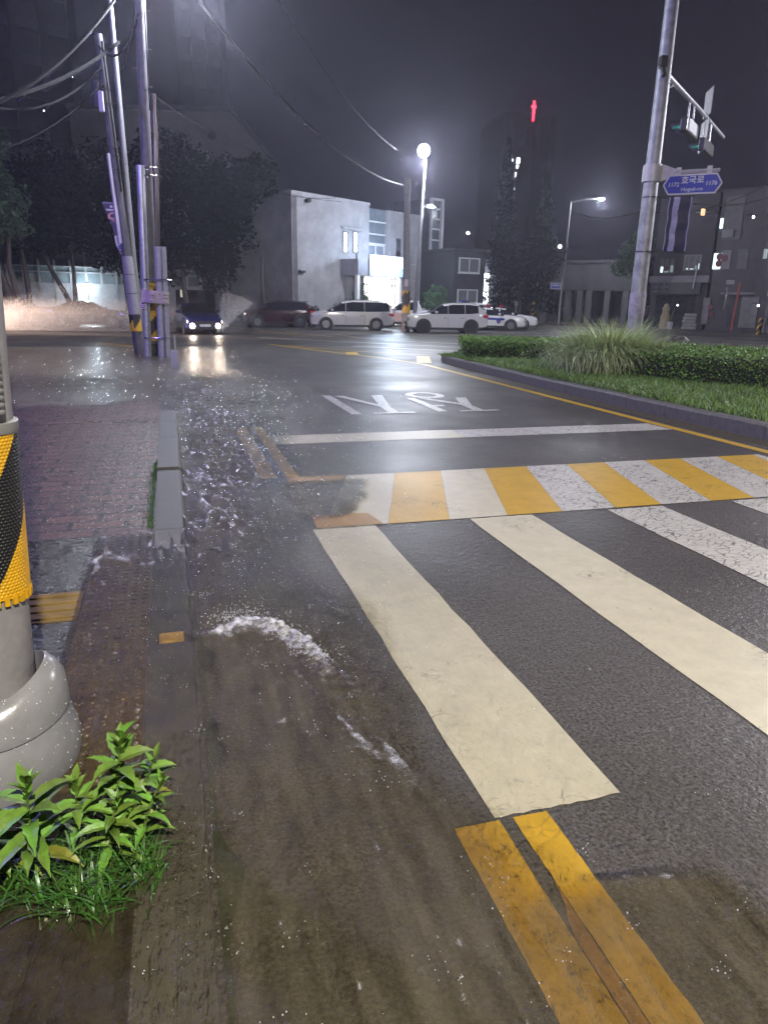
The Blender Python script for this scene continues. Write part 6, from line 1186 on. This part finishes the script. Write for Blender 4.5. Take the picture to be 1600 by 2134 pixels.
def mirror():
    Y = 52.5; b = px(1521, 694, Y); b = Vector((b.x, Y, .12)); t = thing('mirror_post', 'red post carrying a big round traffic mirror before the grey shops', 'traffic mirror', b); zt = zv(1521, 588, Y); RP = M('post_red', (.42, .06, .03), .45, 0, .2, 8)
    m = MB(); m.tube([b, Vector((b.x+.15, Y, zt))], .06, 10); m.build('post', RP, t, True); c = px(1511, 622, Y-.25); T = Matrix.Translation(c) @ Matrix.Rotation(R(68), 4, 'Z') @ Matrix.Rotation(R(90), 4, 'X') @ Matrix.Diagonal((1, 1.15, 1, 1)); rr = .62
    m = MB(); m.lathe([(rr, -.06), (rr+.03, 0), (rr, .06), (0, .06)], mat=T, n=30); m.build('mirror_back', M('mirror_back', (.28, .27, .28), .35, .3, .3, 8), t, True); m = MB(); m.lathe([(0, -.12), (rr*.6, -.09), (rr-.03, -.05)], mat=T, n=30); m.build('mirror_glass', M('mirror_face', (.6, .6, .62), .08, 1), t, True)
    m = MB(); m.box(px(1521, 588, Y-.02), (.55, .08, .3)); m.build('plate', M('plate_pale', (1,)*3), t)
mirror()
c = px(1453, 446, 50); t = thing('shop_sign', 'orange lit hand-shaped sign on a thin bracket at the shop corner', 'sign', c); m = MB(); m.box(px(1464, 442, 50), (.3, .12, .42), .4, bev=.06); m.build('sign_body', light_mat('orange_sign', (1, .55, .22), 1.3), t); m = MB(); m.tube([px(1450, 443, 50), px(1478, 442, 50), px(1494, 442.5, 52)], .03, 6); m.build('bracket', STEEL, t, True)
def bulb(label, u, v, Y, col, s, r, pw=0):
    c = px(u, v, Y); t = thing('lamp', label, 'lamp', c, 0, 'small far-off lamps'); m = MB(); m.lathe([(0, -r), (r*.8, -r*.6), (r, 0), (r*.7, r*.7), (0, r)], c, 12); m.build('bulb', light_mat('bulb_%d' % u, col, s), t, True); m = MB(); m.tube([c+Vector((0, .05, r)), c+Vector((.0, .4, r+.12)), c+Vector((0, .9, r+.1))], .03, 6); m.build('bracket', CABLE, t, True)
    if pw: lamp('lamp_light', c-Vector((0, .3, 0)), col, pw, r, t)
bulb('lone bright lamp glimmering above the dark annexe', 975, 485.5, 66, COOL, 110, .10, 25)
bulb('tiny lamp right of the blue banner, upper', 1431, 423.5, 59, COOL, 16, .09); bulb('tiny lamp right of the blue banner, middle', 1426, 461, 59, COOL, 16, .09); bulb('tiny slanting lamp at the lower edge of the blue banner', 1417, 497, 58, COOL, 18, .12); bulb('tiny lamp high on the wall of the grey shops', 1569, 452, 51, COOL, 16, .08); bulb('tiny lamp just right of the traffic pole', 1353, 493, 60, COOL, 10, .09); bulb('tiny lamp beside the door of the grey shops', 1579, 637, 50, COOL, 14, .07); bulb('tiny lamp low beside the dark corner shop', 1411, 636, 57, COOL, 10, .06); bulb('dim lamp on the slim lamp pole far right of the annexe', 1166, 514, 64, (.9, .85, .9), 3, .18)
# bright shop light among the trees, beyond the annexe
F, c, L_ = block(1003, 1040, 74, 74, 3, 640); h = F.hit; t = shell('small white-lit shopfront glowing between the annexe and the loose tree', 'kiosk', c, h(1015, 540)[1], M('kiosk_wall', (.2, .2, .22), .6)); m = MB(); rect(m, F, h(1007, 600)[0], h(1018, 600)[0], .6, h(1012, 570)[1], .004, .03); m.build('lit_front', light_mat('kiosk_glow', (.85, .93, 1), 9), t); lamp('kiosk_light', F.pt(h(1013, 600)[0], 3.6, 1.4), (.85, .93, 1.0), 240, .3, t)
def sundry():
    Y = 56; p = px(1402, 668, Y); t = thing('stone_figure', 'buff carved stone standing in front of the corner shop', 'statue', Vector((px(1383, 680, Y).x, Y, .1))); b = t.location; m = MB(); m.lathe([(.38, 0), (.42, .25), (.32, .55), (.36, .9), (.24, 1.25), (.28, 1.5), (.15, 1.8), (0, 1.9)], b, 14); m.build('carved_stone', M('buff_stone', (.30, .24, .15), .7, 0, .3, 6, .6, 12), t, True)
    b = Vector((px(1434, 678, 55).x, 55, .1)); t = thing('crate_stack', 'untidy pale stack of slatted crates before the corner shop', 'crates', b)
    for k in range(5): m = MB(); m.box(b+Vector((.05*math.sin(k*2.1), 0, .14+.235*k)), (.85-.04*k, .6, .20), .1*math.sin(k*3), bev=.02); m.build('crate', M('crate_pale', (.28, .27, .28), .6, 0, .25, 8), t)
    b = Vector((px(1394, 680, 55.5).x, 55.5, .1)); t = thing('flower_pot', 'white flower pot beside the carved stone', 'pot', b); m = MB(); m.lathe([(.16, 0), (.2, .1), (.24, .5), (.27, .52), (.25, .56), (.0, .5)], b, 16); m.build('pot', M('pot_white', (.4, .4, .42), .5), t, True); m = MB(); m.tube([b+Vector((0, 0, .5)), b+Vector((.1, 0, 1.1)), b+Vector((.35, 0, 1.8))], [.035, .03, .015], 6); m.build('stem', STEM, t, True)
    b = Vector((px(1579, 690, 51).x, 51, .12)); t = thing('guy_post', 'short leaning post with yellow and dark stripes at the shop corner', 'post', b); striped('hazard_wrap', b, Vector((.12, 0, 1)), .16, 0, 1.1, t=t, per=.5)
    b = Vector((px(1589, 690, 50).x, 50, .12)); t = thing('utility_pole', 'thin dark pole beside the shutter of the grey shops', 'utility pole', b); m = MB(); m.tube([b, b+Vector((.5, 0, 9))], [.13, .09], 10); m.build('pole_shaft', DARKP, t, True); m = MB(); m.box(b+Vector((-.05, -.16, 2.6)), (.2, .12, .4), bev=.02); m.build('meter_box', M('meter_pale', (1,)*3), t)
sundry()
c = px(391, 605, 52); t = thing('parked_truck', 'dark lorry cab with panels glowing as if lit deep under the trees', 'lorry', Vector((c.x, 52, 0))); b = t.location
m = MB(); m.box(b+Vector((0, .8, 1.35)), (1.7, 1.8, 1.9), bev=.12); m.build('cab', BLKP, t); m = MB(); m.box(b+Vector((0, -.14, 1.75)), (1.45, .06, .75), bev=.02); m.build('windscreen', GLASSC, t); m = MB(); m.box(b+Vector((-.1, -.16, 1.05)), (.5, .05, .35), bev=.02); m.build('front_panel_glow', light_mat('cab_panel_glow', (1, .95, .8), .5), t); m = MB(); m.box(b+Vector((-.3, -.16, 2.05)), (.35, .05, .5), bev=.02); m.build('lit_quarter', light_mat('cab_panel_glow', (1,)*3, 1), t)  # cab panels given a glow to stand for light falling on them
for dx in (-.7, .7): m = MB(); T = Matrix.Translation(b+Vector((dx, .5, .4))) @ Matrix.Rotation(R(90), 4, 'Y'); m.lathe([(.0, -.12), (.4, -.12), (.42, 0), (.4, .12), (0, .12)], mat=T, n=16); m.build('wheel', TYRE, t, True)

# ------------------------------------------------------------------ spray thrown by the moving car
def blob_loft(name, path, mat, n=14):
    vs = []
    for (x, y, z, rx, rz) in path: vs += [Vector((x+rx*.35*math.cos(a)*1, y+rx*math.cos(a), max(.03, z+rz*math.sin(a)))) for a in np.linspace(0, 2*math.pi, n, endpoint=False)]
    k = len(path); fs = [(i*n+j, i*n+(j+1) % n, (i+1)*n+(j+1) % n, (i+1)*n+j) for i in range(k-1) for j in range(n)]+[tuple(range(n))[::-1], tuple(range((k-1)*n, k*n))]
    m = MB(); m.add(vs, fs); return m.build(name, mat, None, True)
SPR = volume_mat('spray_mist', (.95, .94, .94), .5, 2.2, .2, .7); SPR2 = volume_mat('spray_fan', (.95, .95, .96), .45, 3.0, .2, .7, 0.0, 2.4)
kind(blob_loft('water_spray', [(-26, 36.3, .5, .9, .5), (-22.5, 36.6, .7, 1.2, .8), (-20.5, 36.7, .8, 1.4, 1.0), (-18.4, 36.8, .9, 1.5, 1.2), (-16.2, 37, .95, 1.5, 1.35), (-14.2, 37.2, .9, 1.4, 1.25), (-12.2, 37.6, .8, 1.2, 1.1), (-10.7, 37.6, .7, .7, .8)], SPR), 'stuff')
kind(blob_loft('water_spray', [(-8.4, 36.4, .2, .25, .2), (-7.9, 36.6, .6, .45, .55), (-7.4, 36.8, .95, .55, .85), (-6.9, 36.9, 1.25, .5, .75), (-6.5, 37, 1.5, .3, .40)], SPR2), 'stuff')
P, rr = [], []
for _ in range(5200):
    t_ = RNG.random(); x = -24+13.2*t_; hh = 1.75*math.exp(-((x+15.8)/3.6)**2)+.45; P.append((x, 36.6+RNG.normal()*.6, .05+hh*RNG.random()**1.2)); rr.append(.008+.012*RNG.random())
for _ in range(9000):
    t_ = RNG.random()**.7; th_ = R(48+38*RNG.random()**1.4); ln_ = 2.5*t_; P.append((-8.45+ln_*math.cos(th_)*1.0+RNG.normal()*.05, 36.6+.25*ln_+RNG.normal()*.18, .08+ln_*math.sin(th_)*.78)); rr.append(.005+.010*RNG.random()*(1.2-t_))
kind(drops('spray_drops', np.array(P), np.array(rr), DROP), 'stuff')
# ------------------------------------------------------------------ rain haze over everything
m = MB(); m.box((0, 70, 33), (300, 220, 68)); kind(m.build('haze', volume_mat('rain_haze', (.80, .78, .98), .0016, aniso=.72)), 'stuff')
